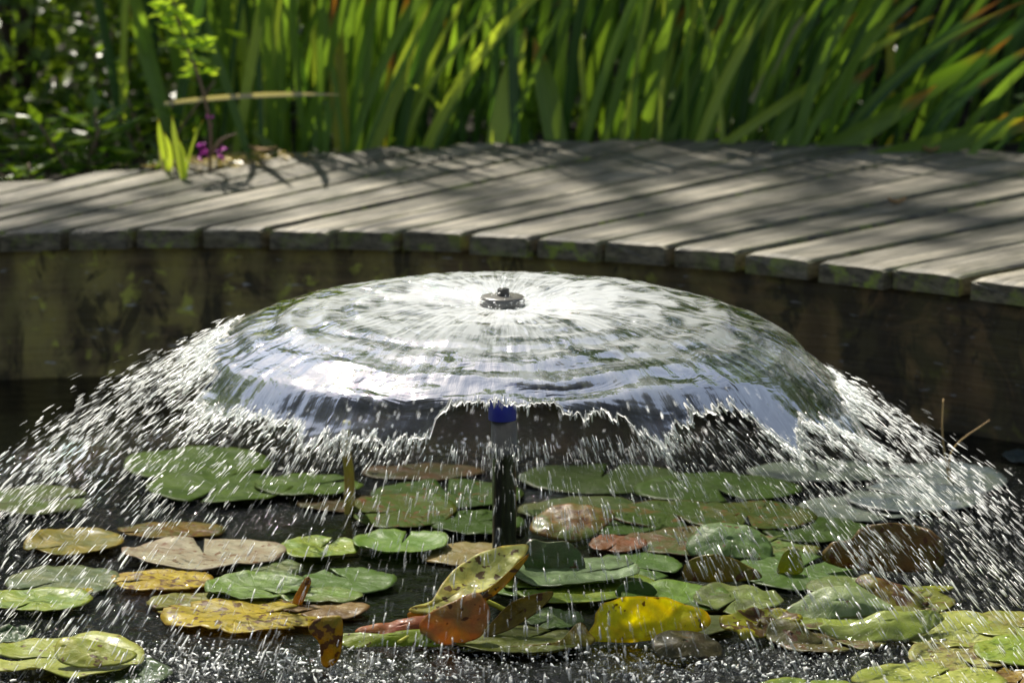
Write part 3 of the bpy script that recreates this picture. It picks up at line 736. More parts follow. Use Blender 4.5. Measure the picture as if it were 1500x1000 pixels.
raised([(520, 927), (555, 913), (600, 908), (640, 908), (655, 922), (600, 928), (560, 934)], (590, 934), 60,
       "pinkish red leaf lying between the yellow-green leaf and the orange leaf", PINKISH, (.40, .16, .05), bulge=0.0027, spots=.2, trans=.4)
raised([(500, 924), (540, 933), (580, 925), (640, 922), (668, 930), (636, 945), (580, 946), (520, 948), (498, 940)], (580, 949), 62,
       "bright yellow-green leaf with a wavy front edge floating below the pink leaf", (.28, .40, .03), (.36, .44, .05), bulge=0.0036, spots=.1, trans=.5, wav=.005)
raised([(452, 920), (466, 904), (497, 902), (502, 925), (498, 958), (486, 975), (472, 972), (468, 940)], (484, 975), 8,
       "curled orange-brown leaf strip standing upright left of the yellow-green leaf", (.42, .26, .02), (.30, .27, .03), bulge=0.0045, spots=.7, trans=.4)
raised([(708, 932), (725, 906), (750, 882), (785, 870), (810, 866), (800, 884), (775, 905), (745, 922)], (735, 938), 25,
       "curled olive-brown leaf pointing up right, between the orange leaf and the big yellow leaf", (.26, .20, .03), (.12, .08, .02), bulge=-0.0063, spots=.2, trans=.4)
raised([(856, 935), (868, 915), (874, 895), (882, 884), (905, 876), (940, 873), (975, 875), (1005, 884), (1032, 895), (1042, 908), (1030, 922), (985, 932), (930, 939), (885, 939)], (950, 941), 22,
       "big glowing yellow leaf standing on edge, lit from behind, centre front", (.95, .98, .06), (.95, .85, .05), center=(950, 930), bulge=0.006, spots=.03, trans=.68, wav=.010, lvl=.52)
raised([(740, 945), (790, 948), (830, 935), (850, 915), (862, 926), (872, 938), (856, 945), (845, 932), (830, 950), (780, 958)], (800, 955), 66,
       "wavy yellow-edged leaf margin curling up left of the big yellow leaf", (.30, .28, .03), (.18, .10, .02), bulge=0.0018, spots=.3, trans=.5, center=(820, 944))
raised([(902, 872), (905, 860), (918, 852), (938, 850), (955, 856), (962, 868), (945, 876), (920, 877)], (930, 880), 18,
       "small upright green half leaf with bright rim behind the big yellow leaf", (.08, .16, .03), GREEN, bulge=0.0018, trans=.5, spots=0)
raised([(955, 950), (960, 934), (978, 925), (1010, 923), (1035, 930), (1055, 945), (1058, 958), (1030, 965), (985, 966), (964, 962)], (1010, 968), 66,
       "dark brown wet leaf with pale lit edge in front of the big yellow leaf", (.075, .06, .018), (.05, .045, .012), bulge=0.0027, trans=.15, wet=.9, spots=.2)
raised([(1060, 925), (1064, 905), (1085, 895), (1110, 885), (1140, 890), (1160, 896), (1172, 915), (1150, 930), (1110, 938), (1080, 940)], (1110, 942), 64,
       "ragged yellow leaf full of holes and brown edges right of the big yellow leaf", (.50, .46, .03), (.30, .34, .03), bulge=0.0036, trans=.5, spots=.8, rag=.22, wav=.006)
raised([(1122, 930), (1126, 914), (1142, 906), (1165, 912), (1190, 926), (1205, 938), (1170, 944), (1140, 942)], (1160, 946), 64,
       "dark curled leaf with a yellow front rim, right of the ragged yellow leaf", (.085, .07, .02), OLIVE, bulge=0.0027, trans=.3, wet=.9, spots=.2)
raised([(1150, 893), (1175, 875), (1205, 864), (1240, 862), (1275, 870), (1300, 884), (1309, 893), (1285, 898), (1240, 906), (1190, 909), (1160, 904)], (1230, 910), 58,
       "grey-green domed leaf dotted with beads of water, right of centre front", (.21, .30, .16), (.30, .38, .24), bulge=0.0054, trans=.3, wet=1., drops=1., spots=.05)
raised([(1196, 915), (1230, 912), (1280, 900), (1330, 893), (1365, 892), (1382, 903), (1376, 912), (1345, 930), (1325, 939), (1270, 938), (1220, 928)], (1290, 942), 60,
       "bright wet yellow-green leaf with upturned right tip in front of the domed leaf", (.30, .40, .07), (.42, .50, .18), bulge=0.0045, trans=.4, wet=1., drops=1., spots=0)
raised([(1250, 852), (1270, 845), (1290, 852), (1330, 864), (1362, 888), (1330, 892), (1300, 890), (1280, 872)], (1320, 895), 66,
       "ragged yellow leaf with brown torn edges behind the bright wet leaf", (.22, .24, .03), (.20, .10, .02), bulge=0.0027, trans=.45, spots=.6, rag=.12)
raised([(1300, 852), (1340, 856), (1390, 860), (1396, 864), (1360, 868), (1310, 862)], (1345, 870), 66,
       "thin folded yellow leaf edge lying behind the ragged leaf at right", (.34, .38, .03), YGREEN, bulge=0.0014, trans=.5, spots=0)
raised([(1204, 818), (1215, 796), (1245, 790), (1262, 772), (1300, 766), (1345, 770), (1375, 786), (1385, 812), (1370, 834), (1300, 838), (1240, 832)], (1300, 840), 18,
       "large bronze-brown leaf standing upright behind the right-hand spray", (.20, .12, .05), (.15, .13, .03), bulge=0.0045, trans=.4, spots=.2)
raised([(1000, 846), (1004, 826), (1025, 814), (1050, 812), (1080, 820), (1112, 838), (1110, 848), (1060, 852), (1020, 851)], (1055, 854), 18,
       "olive-yellow domed leaf rising above the smooth green pad, right of centre", (.22, .22, .03), (.18, .13, .03), bulge=0.0036, trans=.45, spots=.2)
raised([(1005, 800), (1025, 775), (1060, 768), (1100, 775), (1130, 795), (1125, 822), (1080, 818), (1030, 815)], (1065, 824), 64,
       "tall green leaf with a pale blue-green centre behind the olive domed leaf", (.07, .14, .03), (.15, .25, .14), bulge=0.0045, trans=.35, spots=.1)
raised([(780, 782), (782, 758), (800, 742), (835, 735), (870, 742), (900, 752), (880, 778), (860, 790), (820, 794)], (835, 798), 64,
       "green and rust leaf rising just right of the riser pipe", (.09, .13, .02), (.22, .09, .02), bulge=0.0045, trans=.35, spots=.4, lvl=.56)
raised([(768, 830), (768, 800), (780, 790), (800, 794), (830, 793), (850, 808), (856, 832), (830, 838), (790, 840)], (810, 842), 18,
       "blue-green double-lobed leaf rising beside the riser pipe's foot", (.09, .16, .08), (.12, .13, .10), bulge=0.0036, trans=.35, spots=.1)
raised([(1138, 838), (1146, 812), (1158, 803), (1172, 812), (1176, 836), (1156, 842)], (1156, 844), 15,
       "small upright yellow-green leaf tip left of the bronze leaf", (.24, .28, .04), YGREEN, bulge=0.0023, trans=.5, spots=.2)
raised([(88, 858), (110, 862), (132, 858), (134, 864), (112, 872), (90, 868)], (112, 875), 64,
       "folded yellow flap curling over the light green pad at far left", (.50, .46, .03), YELLOW, bulge=0.0018, trans=.5, spots=0)
raised([(428, 884), (438, 862), (450, 845), (456, 852), (448, 872), (438, 890)], (438, 892), 20,
       "narrow upright orange curl at the right tip of the yellow-orange pad", (.48, .32, .03), ORANGE, bulge=0.0018, trans=.5, spots=.4)
raised([(80, 955), (90, 940), (120, 938), (160, 942), (196, 952), (198, 962), (170, 974), (120, 978), (90, 970)], (140, 985), 66,
       "raised bright yellow half of the pale pad in the bottom left corner", (.48, .50, .12), YGREEN, bulge=.002, wav=.003, trans=.4, wet=1., drops=1., spots=.1, z0=.012)

# stalks
def stalk(name, pts, rad, mat, label, cat, group=None, n=10):
    P_ = catmull_open(pts, 8); rads = [rad[0] + (rad[1] - rad[0]) * i / (len(P_) - 1) for i in range(len(P_))]
    V_, F_ = tube(P_, rads, n); b = P_[0]
    o = mesh_obj(name, [v_ - b for v_ in V_], F_, mat); o.location = b
    return tag(o, label, cat, group)
def catmull_open(pts, per):
    P = [Vector(p) for p in pts]; P = [P[0] * 2 - P[1]] + P + [P[-1] * 2 - P[-2]]; out = []
    for i in range(1, len(P) - 2):
        p0, p1, p2, p3 = P[i - 1:i + 3]
        for k in range(per):
            t = k / per; out.append(.5 * ((2 * p1) + (-p0 + p2) * t + (2 * p0 - 5 * p1 + 4 * p2 - p3) * t * t + (-p0 + 3 * p1 - 3 * p2 + p3) * t ** 3))
    out.append(P[-2]); return out
M_STALK = mat_simple("stalk_skin", (.30, .32, .03), (.26, .08, .04), 9, .4, .1, .001)
M_DRY = mat_simple("dry_stem_skin", (.45, .32, .13), (.36, .22, .08), 30, .6, .1, .001)
M_YST = mat_simple("yellow_stalk_skin", (.40, .42, .04), (.50, .45, .06), 30, .4, .1, .001)
b0 = U(512, 752, 0)
stalk("lily_stalk", [b0 + Vector((0, 0, -.02)), b0 + Vector((0, 0, .05)), UY(506, 650, b0.y - .01), UY(508, 618, b0.y - .02)], (.0070, .0050), M_STALK, "thick upright yellow and red stalk rising into the dome at left", "stalk")
b1 = U(1391, 712, 0)
stalk("dry_stem", [b1, UY(1381, 640, b1.y), UY(1382, 584, b1.y + .02)], (.0014, .0008), M_DRY, "straight thin dry stem standing in the water at right", "stem", n=6)
stalk("dry_stem", [b1 + Vector((.006, 0, 0)), UY(1390, 680, b1.y), UY(1402, 650, b1.y), UY(1450, 615, b1.y)], (.0014, .0008), M_DRY, "thin dry stem bending to the right beside the straight one", "stem", n=6)
s0 = U(760, 905, .01)
stalk("leaf_stalk", [U(712, 880, .03), U(738, 892, .015), s0], (.003, .003), M_YST, "yellow leaf stalk slanting down behind the curled brown leaf", "stalk", n=8)
stalk("leaf_stalk", [U(584, 940, .010), U(610, 926, .014), U(650, 915, .02), U(668, 902, .03)], (.0022, .002), M_YST, "thin yellow-green stalk lying across the bright yellow-green leaf", "stalk", n=8)

# ------------------------------------------------------------------ vegetation behind the deck
MB = {
 'g':  mat_blade("iris_green", (.15, .29, .04), (.28, .42, .07)),
 'd':  mat_blade("iris_deep_green", (.045, .12, .022), (.09, .19, .035), trans=.42),
 'l':  mat_blade("iris_light_green", (.42, .56, .07), (.56, .68, .13), tipf=.97),
 'y':  mat_blade("iris_yellowing", (.38, .40, .04), (.48, .42, .05), tipf=.8),
 'o':  mat_blade("iris_orange_tip", (.14, .27, .03), (.26, .36, .05), tip=(.45, .26, .03), tipf=.86),
 's':  mat_blade("dry_straw", (.46, .40, .25), (.60, .55, .38), tip=(.5, .4, .25), tipf=.95, trans=.3),
 'b':  mat_blade("iris_brown_tip", (.12, .25, .03), (.20, .32, .04), tip=(.16, .09, .03), tipf=.90),
}
def blade(parent, p0, p1, width, key, bend=(0, 0, 0), name="leaf", tw=None, fold=.25, face=None, peak=.35):
    p0 = Vector(p0); p1 = Vector(p1); mid = (p0 + p1) / 2 + Vector(bend); N = 18; V = []; UVs = []
    ta = random.uniform(-.7, .7) if tw is None else tw
    for i in range(N):
        t = i / (N - 1); p = p0 * (1 - t) ** 2 + mid * 2 * t * (1 - t) + p1 * t * t
        tg = ((mid - p0) * 2 * (1 - t) + (p1 - mid) * 2 * t).normalized()
        s = tg.cross(Vector((0, 1, 0)))
        if s.length < .1: s = Vector((1, 0, 0))
        s.normalize(); nn = s.cross(tg).normalized()
        a = ta * (1 + .5 * (t - .5)); s2 = s * math.cos(a) + nn * math.sin(a); n2 = s2.cross(tg)
        wd = width / 2 * (.72 + .28 * math.sin(min(1, t / peak) * math.pi / 2)) * (1 - max(0, (t - .55) / .45) ** 2.2)
        wd = max(wd, .0006)
        for k, q in enumerate((-1, -.5, 0, .5, 1)):
            V.append(p + s2 * (wd * q) + n2 * (fold * wd * (1 - abs(q)))); UVs.append((.5 + q / 2, t))
    return mesh_obj(name, V, grid_faces(N, 5), MB[key], parent, uv=UVs)
GZ = .16
def iris(px, Y, label, n, lean, h=(.6, 1.15), keys='gggddlo', spread=.10, special=(), group="iris clumps behind the boardwalk", wr=(.007, .021)):
    c = UY(px, 200, Y); c.z = GZ
    root = empty("iris_clump", c, label, "iris", group)
    for i in range(int(n * 1.35)):
        a = random.uniform(-1, 1); hh = random.uniform(*h) * .68
        if i > n: keys = keys + 'b'
        p0 = c + Vector((a * spread + random.gauss(0, .01), random.gauss(0, .05), 0))
        ln = lean + a * .16 + random.gauss(0, .15)
        p1 = p0 + Vector((ln * hh, random.gauss(0, .10) * hh, hh * max(.35, 1 - abs(ln) * .35)))
        b = Vector((-ln * hh * .22, 0, hh * .10)) + Vector((random.gauss(0, .02), random.gauss(0, .02), 0))
        blade(root, p0, p1, random.uniform(*wr), random.choice(keys), b)
    for (x0, y0, x1, y1, wpx, key, bend, Yd) in special:
        Ys = Y + Yd
        p0 = UY(x0, y0, Ys); p1 = UY(x1, y1, Ys + .03)
        d = (p0 - p1)
        if p0.z > GZ and key != 's' and d.z < 0 :
            t = min(3, (p0.z - GZ) / -d.z); p0 = p0 + d * t
        blade(root, p0, p1, wpx * Ys / FPX, key, Vector(bend), tw=random.uniform(-.15, .15))
    return root
specs = [
 (255, 5.75, "sparse iris clump with one broad blade leaning left, above the magenta flowers", 6, -.05, (.6, 1.1), 'gld', [(238, 160, 185, -20, 24, 'g', (0, 0, 0), 0)]),
 (350, 5.85, "upright light green iris clump right of the magenta flowers", 11, .02, (.7, 1.2), 'ggll', [(330, 215, 345, -40, 16, 'l', (0, 0, 0), 0)]),
 (425, 5.80, "dense upright iris clump with bright yellow-green blades, left of the yellowing one", 13, .02, (.8, 1.2), 'gglgd', [(400, 212, 412, -40, 22, 'g', (0, 0, 0), 0)]),
 (495, 5.78, "iris clump with one broad yellowing blade, behind the straw-coloured fallen blade", 10, .08, (.8, 1.2), 'gglg', [(500, 215, 488, -30, 26, 'y', (0, 0, 0), -.02), (520, 215, 545, -40, 24, 'g', (0, 0, 0), 0)]),
 (560, 5.80, "iris clump of broad pale green blades leaning right, left of centre", 10, .32, (.6, 1.1), 'glgd', [(545, 215, 640, -10, 26, 'l', (0, 0, 0), -.03), (560, 215, 600, -20, 22, 'g', (0, 0, 0), .02), (560, 212, 578, 60, 18, 'y', (0, 0, 0), -.01), (592, 125, 656, 180, 7, 'l', (.01, 0, .03), -.08), (590, 210, 655, 10, 26, 'o', (0, 0, 0), .02)]),
 (660, 5.90, "dark green iris clump between the pale leaning clump and the two short pointed leaves", 14, .30, (.6, 1.1), 'ddg', []),
 (765, 5.78, "iris clump with two short pointed leaves, one orange-edged, behind the deck's middle", 9, .12, (.6, 1.1), 'ddg', [(730, 212, 771, 40, 30, 'l', (-.01, 0, .01), -.05), (812, 212, 782, 55, 34, 'o', (.01, 0, .0), -.05)]),
 (850, 5.90, "dark upright iris clump just right of the two short pointed leaves", 13, .14, (.7, 1.2), 'dgd', []),
 (925, 5.82, "mid green iris clump leaning right, right of centre", 12, .28, (.7, 1.2), 'ggdl', [(900, 212, 1010, 0, 26, 'g', (0, 0, 0), 0), (945, 212, 990, 60, 16, 'l', (0, 0, 0), -.02)]),
 (1000, 5.80, "sunlit iris clump with bright green broad bases, left of the thin yellow hanging blade", 12, .26, (.7, 1.2), 'ggl', [(985, 212, 1060, 10, 34, 'g', (0, 0, 0), -.03), (1047, 165, 1020, -20, 9, 'l', (0.02, 0, 0), -.06)]),
 (1080, 5.80, "iris clump with a curved brown-tipped blade, behind the right part of the deck", 10, .30, (.5, 1.0), 'gdd', [(1075, 210, 1070, 30, 16, 'b', (.02, 0, 0), 0), (1100, 150, 1180, 20, 12, 's', (.02, 0, .03), -.03)]),
 (1150, 5.76, "iris clump with blades fanning strongly right and a pale glinting tip", 9, .55, (.5, .95), 'gddb', [(1140, 215, 1256, 18, 22, 'g', (-.03, 0, .02), -.02), (1155, 160, 1368, 24, 16, 'l', (0, 0, .03), -.05), (1160, 208, 1282, 96, 26, 'g', (0, 0, .01), -.08)]),
 (1215, 5.74, "iris clump with a very broad blade bending far right to a brown tip", 8, .6, (.5, .9), 'gdd', [(1204, 208, 1470, 62, 34, 'b', (0, 0, -.02), -.02), (1200, 214, 1372, 125, 30, 'o', (.02, 0, -.02), -.08)]),
 (1300, 5.85, "iris clump with a vertical yellowish stem-like blade near the right side", 9, .35, (.5, 1.0), 'ddg', [(1302, 215, 1306, -20, 13, 'y', (0, 0, 0), -.05), (1310, 200, 1440, -10, 20, 'd', (0, 0, 0), 0)]),
 (1400, 5.66, "low iris clump with a broad bright blade almost flat over the deck, far right", 6, .8, (.35, .7), 'gdd', [(1385, 218, 1560, 170, 34, 'o', (0, 0, .02), -.06), (1402, 205, 1495, 160, 16, 'g', (0, 0, 0), 0)]),
 (1480, 5.85, "dark iris clump at the right edge of the picture", 9, .4, (.5, 1.0), 'dd', []),
]
for (px, Y, lab, n, ln, h, keys, spc) in specs: iris(px, Y, lab, n, ln, h, keys, special=spc)
second = ["left of the bright green upright irises", "behind the upright light green irises", "behind the dense yellow-green irises", "behind the broad yellowing blade",
 "behind the pale blades leaning right", "just right of the pale leaning blades", "left of the two short pointed leaves", "behind the two short pointed leaves", "right of the two short pointed leaves",
 "behind the sunlit broad bases", "behind the thin yellow hanging blade", "behind the curved brown-tipped blade", "behind the strongly fanning blades", "behind the vertical yellowish blade"]
for i in range(14):      # second row
    px = 300 + i * 95; iris(px, 6.25 + random.uniform(-.1, .15), "tall dark iris clump in the second row, " + second[i], 9 if px < 900 else 6, .15 + .2 * (px > 900), (.8, 1.35), 'dddg', spread=.13, group="second row of iris clumps")
for i, (px, lab) in enumerate([(-180, "iris clump beyond the left edge of the deck view"), (1620, "iris clump beyond the right edge of the deck view"), (1760, "second iris clump beyond the right edge of the deck view")]):
    iris(px, 5.7, lab, 10, .2, (.6, 1.1), 'gdd')

# fallen straw blade
fs = empty("straw_blade", UY(240, 152, 5.5), "pale straw-coloured dead blade lying horizontally across the reeds above the deck's left part", "reed leaf")
blade(fs, UY(240, 152, 5.52), UY(498, 139, 5.5), 7 * 5.5 / FPX, 's', (0, 0, .012), tw=.1)
# bright little grass tufts growing through the deck
def tuft(px, py, label, bl):
    c = U(px, py, DZ); root = empty("grass_tuft", c, label, "grass tuft")
    for (dx0, x1, y1, wd, key, bx) in bl:
        blade(root, c + Vector((dx0, 0, 0)), UY(x1, y1, c.y + random.uniform(-.02, .02)), wd, key, (bx, 0, 0), tw=random.uniform(-.4, .4))
tuft(245, 250, "bright lime grass tuft growing through the left deck boards", [(0, 232, 175, .009, 'l', -.004), (.004, 240, 195, .008, 'l', .01), (-.004, 236, 210, .007, 's', -.005)])
tuft(268, 262, "taller lime grass tuft beside the magenta flower stem on the deck", [(0, 252, 170, .010, 'l', -.003), (.002, 262, 205, .009, 'l', .006), (.004, 298, 175, .005, 'l', -.01)])
# purple loosestrife with leafy top leaning
M_STEMG = mat_simple("flower_stem_skin", (.16, .10, .07), (.20, .14, .08), 30, .6, .1, .001)
M_PET = mat_simple("magenta_petals", (.55, .04, .42), (.70, .08, .55), 60, .5, .1, .001)
M_LIME = mat_bushleaf("lime_leaves", (.26, .42, .03), (.42, .56, .08), .55)
def lance(V, F, p, d, L, W, side):
    i = len(V); n_ = d.cross(side).normalized() * (W * .25)
    V += [p, p + d * L * .45 + side * W * .5, p + d * L, p + d * L * .45 - side * W * .5, p + d * L * .45 + n_]
    F += [(i, i + 1, i + 4), (i + 1, i + 2, i + 4), (i + 2, i + 3, i + 4), (i + 3, i, i + 4)]
lc = U(307, 250, DZ)
ls = empty("loosestrife", lc, "tall thin plant with magenta flowers low down and lime green leaves at its top", "flowering plant")
stp = catmull_open([lc, UY(308, 190, lc.y), UY(296, 130, lc.y), UY(275, 70, lc.y + .01), UY(255, 10, lc.y + .02), UY(248, -30, lc.y + .02)], 6)
v_, f_ = tube(stp, .0028, 7); mesh_obj("stem", v_, f_, M_STEMG, ls)
sp2 = catmull_open([UY(310, 225, lc.y), UY(325, 205, lc.y - .01), UY(348, 195, lc.y - .02)], 5)
v_, f_ = tube(sp2, [.004 - .0003 * i for i in range(len(sp2))], 7); mesh_obj("side_stem", v_, f_, M_STEMG, ls)
for (x, y, nn_) in ((295, 215, 9), (297, 228, 8), (325, 222, 8), (307, 178, 3)):
    V, F = [], []
    for _ in range(nn_):
        p = UY(x + random.gauss(0, 2), y + random.gauss(0, 5), lc.y + random.gauss(0, .005))
        d = Vector((random.gauss(0, 1), random.gauss(0, 1), random.gauss(0, 1))).normalized()
        lance(V, F, p, d, .008, .006, d.orthogonal().normalized())
    mesh_obj("magenta_flower", V, F, M_PET, ls, smooth=False)
V, F = [], []
for _ in range(70):
    t = random.random(); x = 300 - 55 * t + random.gauss(0, 5); y = 110 - 110 * t
    d = Vector((random.choice((-1, 1)) * random.uniform(.6, 1), random.gauss(0, .5), random.uniform(-.3, .5))).normalized()
    lance(V, F, UY(x, y, lc.y + .01), d, random.uniform(.02, .045), random.uniform(.008, .014), d.cross(Vector((0, 1, .3))).normalized())
mesh_obj("foliage", V, F, M_LIME, ls, smooth=False)

# leafy herbs left of the irises
M_HERB = mat_bushleaf("herb_leaves", (.08, .17, .018), (.18, .28, .035), .45)
M_BUSH = mat_bushleaf("bush_leaves", (.02, .05, .010), (.055, .11, .018), .3)
M_BUSH2 = mat_bushleaf("bush_leaves_light", (.05, .11, .012), (.17, .25, .035), .4)
M_BARK = mat_simple("dark_bark", (.035, .026, .016), (.07, .05, .03), 20, .9, .5, .01)
def herb(px, py, Y, h, label, n=16, Ls=(.05, .09), mat=None):
    c = UY(px, py, Y); c.z = GZ if c.z > GZ else c.z; root = empty("leafy_herb", c, label, "herb", "leafy herbs left of the irises")
    V, F, SV, SF = [], [], [], []
    for s in range(3):
        top = c + Vector((random.gauss(0, .05), random.gauss(0, .04), h * random.uniform(.75, 1.1)))
        pts = [c, c.lerp(top, .5) + Vector((random.gauss(0, .01), 0, 0)), top]
        a, b = tube(catmull_open(pts, 4), .002, 6); o_ = len(SV); SV += a; SF += [tuple(q + o_ for q in ff) for ff in b]
        for k in range(n):
            t = .25 + .75 * k / n; p = c.lerp(top, t); az = k * 2.4 + s
            d = Vector((math.cos(az), math.sin(az) * .8, random.uniform(-.1, .6))).normalized()
            L = random.uniform(*Ls); lance(V, F, p, d, L, L * .32, d.cross(Vector((0, 0, 1))).normalized())
    mesh_obj("stem", SV, SF, M_STEMG, root); mesh_obj("foliage", V, F, mat or M_HERB, root, smooth=False)
herb(125, 215, 5.5, .14, "leafy mid green herb in front of the dark bush, sunlit, upper left", 18)
herb(180, 235, 5.45, .07, "low leafy herb touching the deck's back edge, left of the lime grass", 12, (.04, .07))
herb(60, 205, 5.6, .12, "leafy herb in half shade near the left edge", 14)
herb(150, 150, 5.9, .24, "taller herb behind the sunlit one, left of the leaning broad blade", 16)
herb(30, 240, 5.45, .06, "small dim herb at the deck corner at the left edge", 10, (.03, .06))
herb(215, 200, 5.65, .16, "spindly herb just left of the lime grass tuft", 12, (.04, .07))

def bush(x, y, rx, ry, h, n, label, mat, Ls=(.03, .065), group="dark bushes behind the irises"):
    c = Vector((x, y, GZ)); root = empty("bush", c, label, "bush", group)
    m_ = n; th = rng.uniform(0, 2 * math.pi, m_); rad = rng.uniform(.1, 1, m_) ** .5
    hz = rng.uniform(0, 1, m_); prof = np.sqrt(np.clip(1 - (hz * 1.02 - .35) ** 2 / .5, .06, 1))
    P = np.stack([np.cos(th) * rad * rx * prof, np.sin(th) * rad * ry * prof, hz * h + .02], -1)
    keep = np.array([mnoise.noise(Vector(p * 4.2) + Vector((x, y, 0))) > -.12 for p in P]); P = P[keep] + np.array(c); N = len(P)
    D = rng.normal(0, 1, (N, 3)); D[:, 2] -= .3; D /= np.linalg.norm(D, axis=1)[:, None]
    S = np.cross(D, rng.normal(0, 1, (N, 3))); S /= np.linalg.norm(S, axis=1)[:, None]; Nn = np.cross(D, S)
    L = rng.uniform(Ls[0], Ls[1], N)[:, None]; W = L * .5
    V = np.stack([P, P + D * L * .4 + S * W * .5, P + D * L, P + D * L * .4 - S * W * .5, P + D * L * .45 - Nn * W * .15], 1)
    f = np.array([(0, 1, 4), (1, 2, 4), (2, 3, 4), (3, 0, 4)]); F = f[None] + (np.arange(N) * 5)[:, None, None]
    arr_obj("foliage", V.reshape(-1, 3), F.reshape(-1, 3), mat, root, smooth=False)
    SV, SF = [], []
    for k in range(7):
        a = random.uniform(0, 6.28); e = c + Vector((math.cos(a) * rx * .6, math.sin(a) * ry * .6, h * random.uniform(.6, .9)))
        a_, b_ = tube(catmull_open([c + Vector((math.cos(a) * .04, math.sin(a) * .04, -.02)), c.lerp(e, .5) + Vector((0, 0, .08)), e], 4), [.012 - .0011 * i for i in range(9)], 6)
        o_ = len(SV); SV += a_; SF += [tuple(q + o_ for q in ff) for ff in b_]
    mesh_obj("stem", SV, SF, M_BARK, root)
bush(-.95, 6.35, .45, .35, 1.0, 5200, "dark leafy bush with glinting leaves filling the upper left corner", M_BUSH2)
bush(-.35, 6.9, .5, .35, 1.2, 4200, "dark bush behind the light green irises on the left", M_BUSH)
bush(.35, 7.0, .5, .35, 1.2, 4200, "dark bush behind the irises in the middle", M_BUSH)
bush(1.0, 6.8, .5, .35, 1.1, 4600, "dark bush behind the leaning irises on the right", M_BUSH)
bush(1.75, 6.6, .5, .4, 1.3, 3600, "dark bush beyond the upper right corner", M_BUSH)
bush(-1.8, 6.3, .5, .4, 1.3, 3600, "dark bush beyond the upper left corner", M_BUSH)
for i, (x, lab) in enumerate([(-2.2, "tall hedge-like bush far behind on the left"), (-.9, "tall dark bush far behind, left of centre"), (.3, "tall dark bush far behind the middle of the deck"), (1.5, "tall dark bush far behind, right of centre"), (2.7, "tall hedge-like bush far behind on the right")]):
    bush(x, 8.3 + .1 * (i % 2), .8, .5, 1.9, 6500, lab, M_BUSH, (.05, .10), "tall bushes at the back")

def tree(x, y, zc, rx, ry, rz, n, label, Ls, mat, trunk_r=.12, thr=-.1):
    c = Vector((x, y, .2)); root = empty("tree", c, label, "tree", "trees behind the pond")
    P = rng.normal(0, 1, (n, 3)); P /= np.linalg.norm(P, axis=1)[:, None]; P *= rng.uniform(.15, 1, n)[:, None] ** .45
    P = P * np.array([rx, ry, rz]) + np.array([x, y, zc])
    P = P[np.array([mnoise.noise(Vector(p) * 1.5 / max(.5, rx * .5)) > thr for p in P])]; N = len(P)
    D = rng.normal(0, 1, (N, 3)); D[:, 2] -= .3; D /= np.linalg.norm(D, axis=1)[:, None]
    S = np.cross(D, rng.normal(0, 1, (N, 3))); S /= np.linalg.norm(S, axis=1)[:, None]
    L = rng.uniform(Ls[0], Ls[1], N)[:, None]; W = L * .6
    V = np.stack([P, P + D * L * .45 + S * W * .5, P + D * L, P + D * L * .45 - S * W * .5], 1)
    F = np.array([(0, 1, 2, 3)])[None] + (np.arange(N) * 4)[:, None, None]
    arr_obj("crown", V.reshape(-1, 3), F.reshape(-1, 4), mat, root, smooth=False)
    SV, SF = tube(catmull_open([c, c + Vector((.1, 0, zc * .5)), Vector((x, y, zc + rz * .3))], 5), [trunk_r * (1 - .06 * i) for i in range(11)], 9)
    for k in range(7):
        a = k * .9 + random.random(); e = Vector((x + math.cos(a) * rx * .7, y + math.sin(a) * ry * .7, zc + random.uniform(-.3, .5) * rz)); b_ = Vector((x, y, zc - rz * random.uniform(.2, .9)))
        a_, f_ = tube(catmull_open([b_, b_.lerp(e, .5) + Vector((0, 0, .12)), e], 4), [trunk_r * .5 * (1 - .09 * i) for i in range(9)], 6)
        o_ = len(SV); SV += a_; SF += [tuple(q + o_ for q in ff) for ff in f_]
    mesh_obj("trunk", SV, SF, M_BARK, root)
tree(.9, 11.5, 5.2, 2.7, 2.0, 3.4, 14000, "tall broad tree standing behind the middle of the pond bank, above the picture", (.12, .24), M_BUSH2, .16)
tree(5.2, 11.0, 4.6, 2.4, 2.0, 3.0, 10000, "broad tree behind the right end of the bank, above the picture", (.12, .24), M_BUSH2, .16)
tree(-7.5, 10.5, 4.6, 2.4, 2.0, 3.0, 10000, "broad tree behind the left end of the bank, above the picture", (.12, .24), M_BUSH2, .16)
tree(-3.1, 12.9, 9.5, 2.0, 1.15, .6, 2000, "tall slender tree behind the bank whose high crown dapples the boardwalk, above the picture", (.10, .20), M_BUSH2, .09, thr=.03)

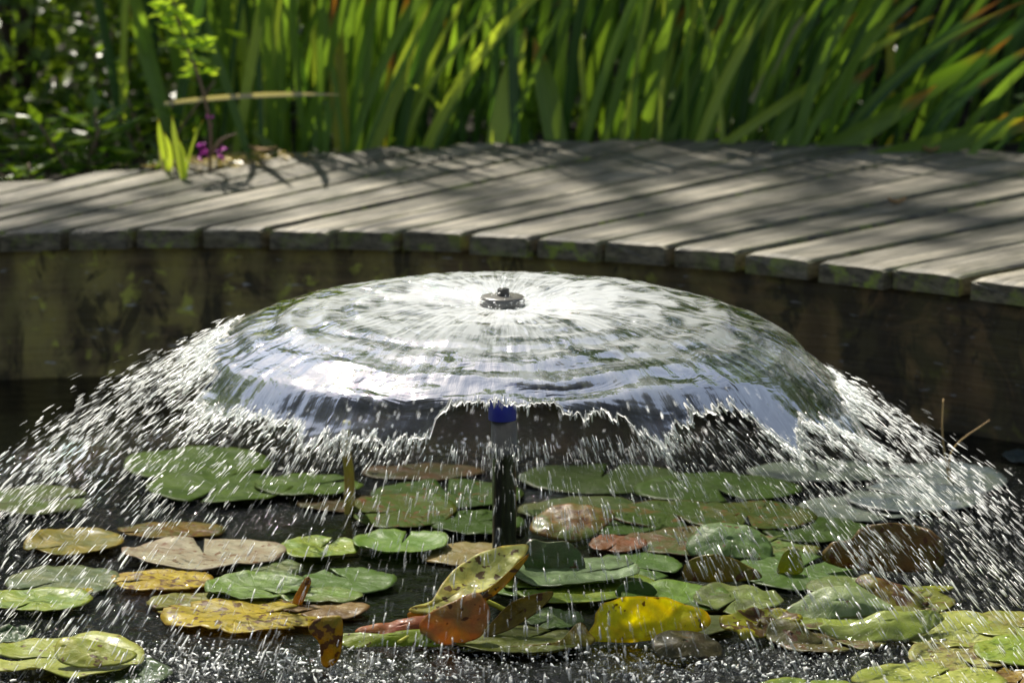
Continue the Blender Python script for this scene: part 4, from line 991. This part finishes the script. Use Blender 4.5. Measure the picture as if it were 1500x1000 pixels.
# low undergrowth on the soil behind the boards
V, F = [], []
for _ in range(9000):
    X_ = random.uniform(-2.4, 2.4); Y_ = random.uniform(max(yb(max(-1.5, min(1.5, X_))), yf(max(-1.7, min(1.7, X_))) + .75) + .06, 8.2)
    if X_ > -.3 and random.random() < .5: continue
    p = Vector((X_, Y_, GZ + random.expovariate(1 / .05))); a = random.uniform(0, 6.28)
    d = Vector((math.cos(a), math.sin(a), random.uniform(-.2, .7))).normalized(); L0 = random.uniform(.03, .08)
    lance(V, F, p, d, L0, L0 * .42, d.cross(Vector((random.gauss(0, .3), .2, 1))).normalized())
tag(mesh_obj("undergrowth", V, F, M_BUSH2, smooth=False), "low dense green undergrowth covering the soil behind the boardwalk", "undergrowth", kind="stuff")
# dry litter caught on the back of the boards
V, F = [], []
for _ in range(150):
    px_ = random.gauss(330, 48); p = U(px_, 236 + random.gauss(0, 5) - (px_ - 300) * .08, DZ + random.uniform(.001, .012)); a = random.uniform(0, 6.28)
    d = Vector((math.cos(a), math.sin(a), random.uniform(-.1, .25))).normalized(); lance(V, F, p, d, random.uniform(.012, .035), random.uniform(.003, .010), d.cross(Vector((0, .2, 1))).normalized())
tag(mesh_obj("leaf_litter", V, F, mat_bushleaf("dry_litter", (.38, .30, .18), (.60, .50, .34), .3), smooth=False), "dry straw-coloured litter scattered on the boards beside the magenta flowers", "leaf litter", kind="stuff")
# dead leaves lying on the boards
M_DL = mat_simple("dead_leaf_skin", (.30, .17, .06), (.42, .27, .12), 80, .7, .3, .001)
def dead_leaf(px, py, L, label, a0):
    c = U(px, py, DZ + .003); V = []; UVs = []
    for i in range(9):
        t = i / 8; wd = math.sin(math.pi * min(1, t * .97 + .03)) ** .8 * L * .22
        for q in (-1, -.5, 0, .5, 1):
            x = (t - .5) * L; y = q * wd; z = .004 * abs(q) + .006 * (t - .5) ** 2 * 4 * (1 + random.uniform(-.2, .2))
            V.append((x * math.cos(a0) - y * math.sin(a0), x * math.sin(a0) + y * math.cos(a0), z))
    o = mesh_obj("dead_leaf", V, grid_faces(9, 5), M_DL); o.location = c; tag(o, label, "dead leaf"); solid(o, .0008)
dead_leaf(1314, 298, .028, "small curled brown dead leaf on the right-hand deck boards", .2)
dead_leaf(1364, 222, .026, "pale dead leaf at the deck's back edge on the right", .0)
dead_leaf(385, 222, .05, "large tan dead leaf at the deck's back edge, right of the magenta flowers", -.3)
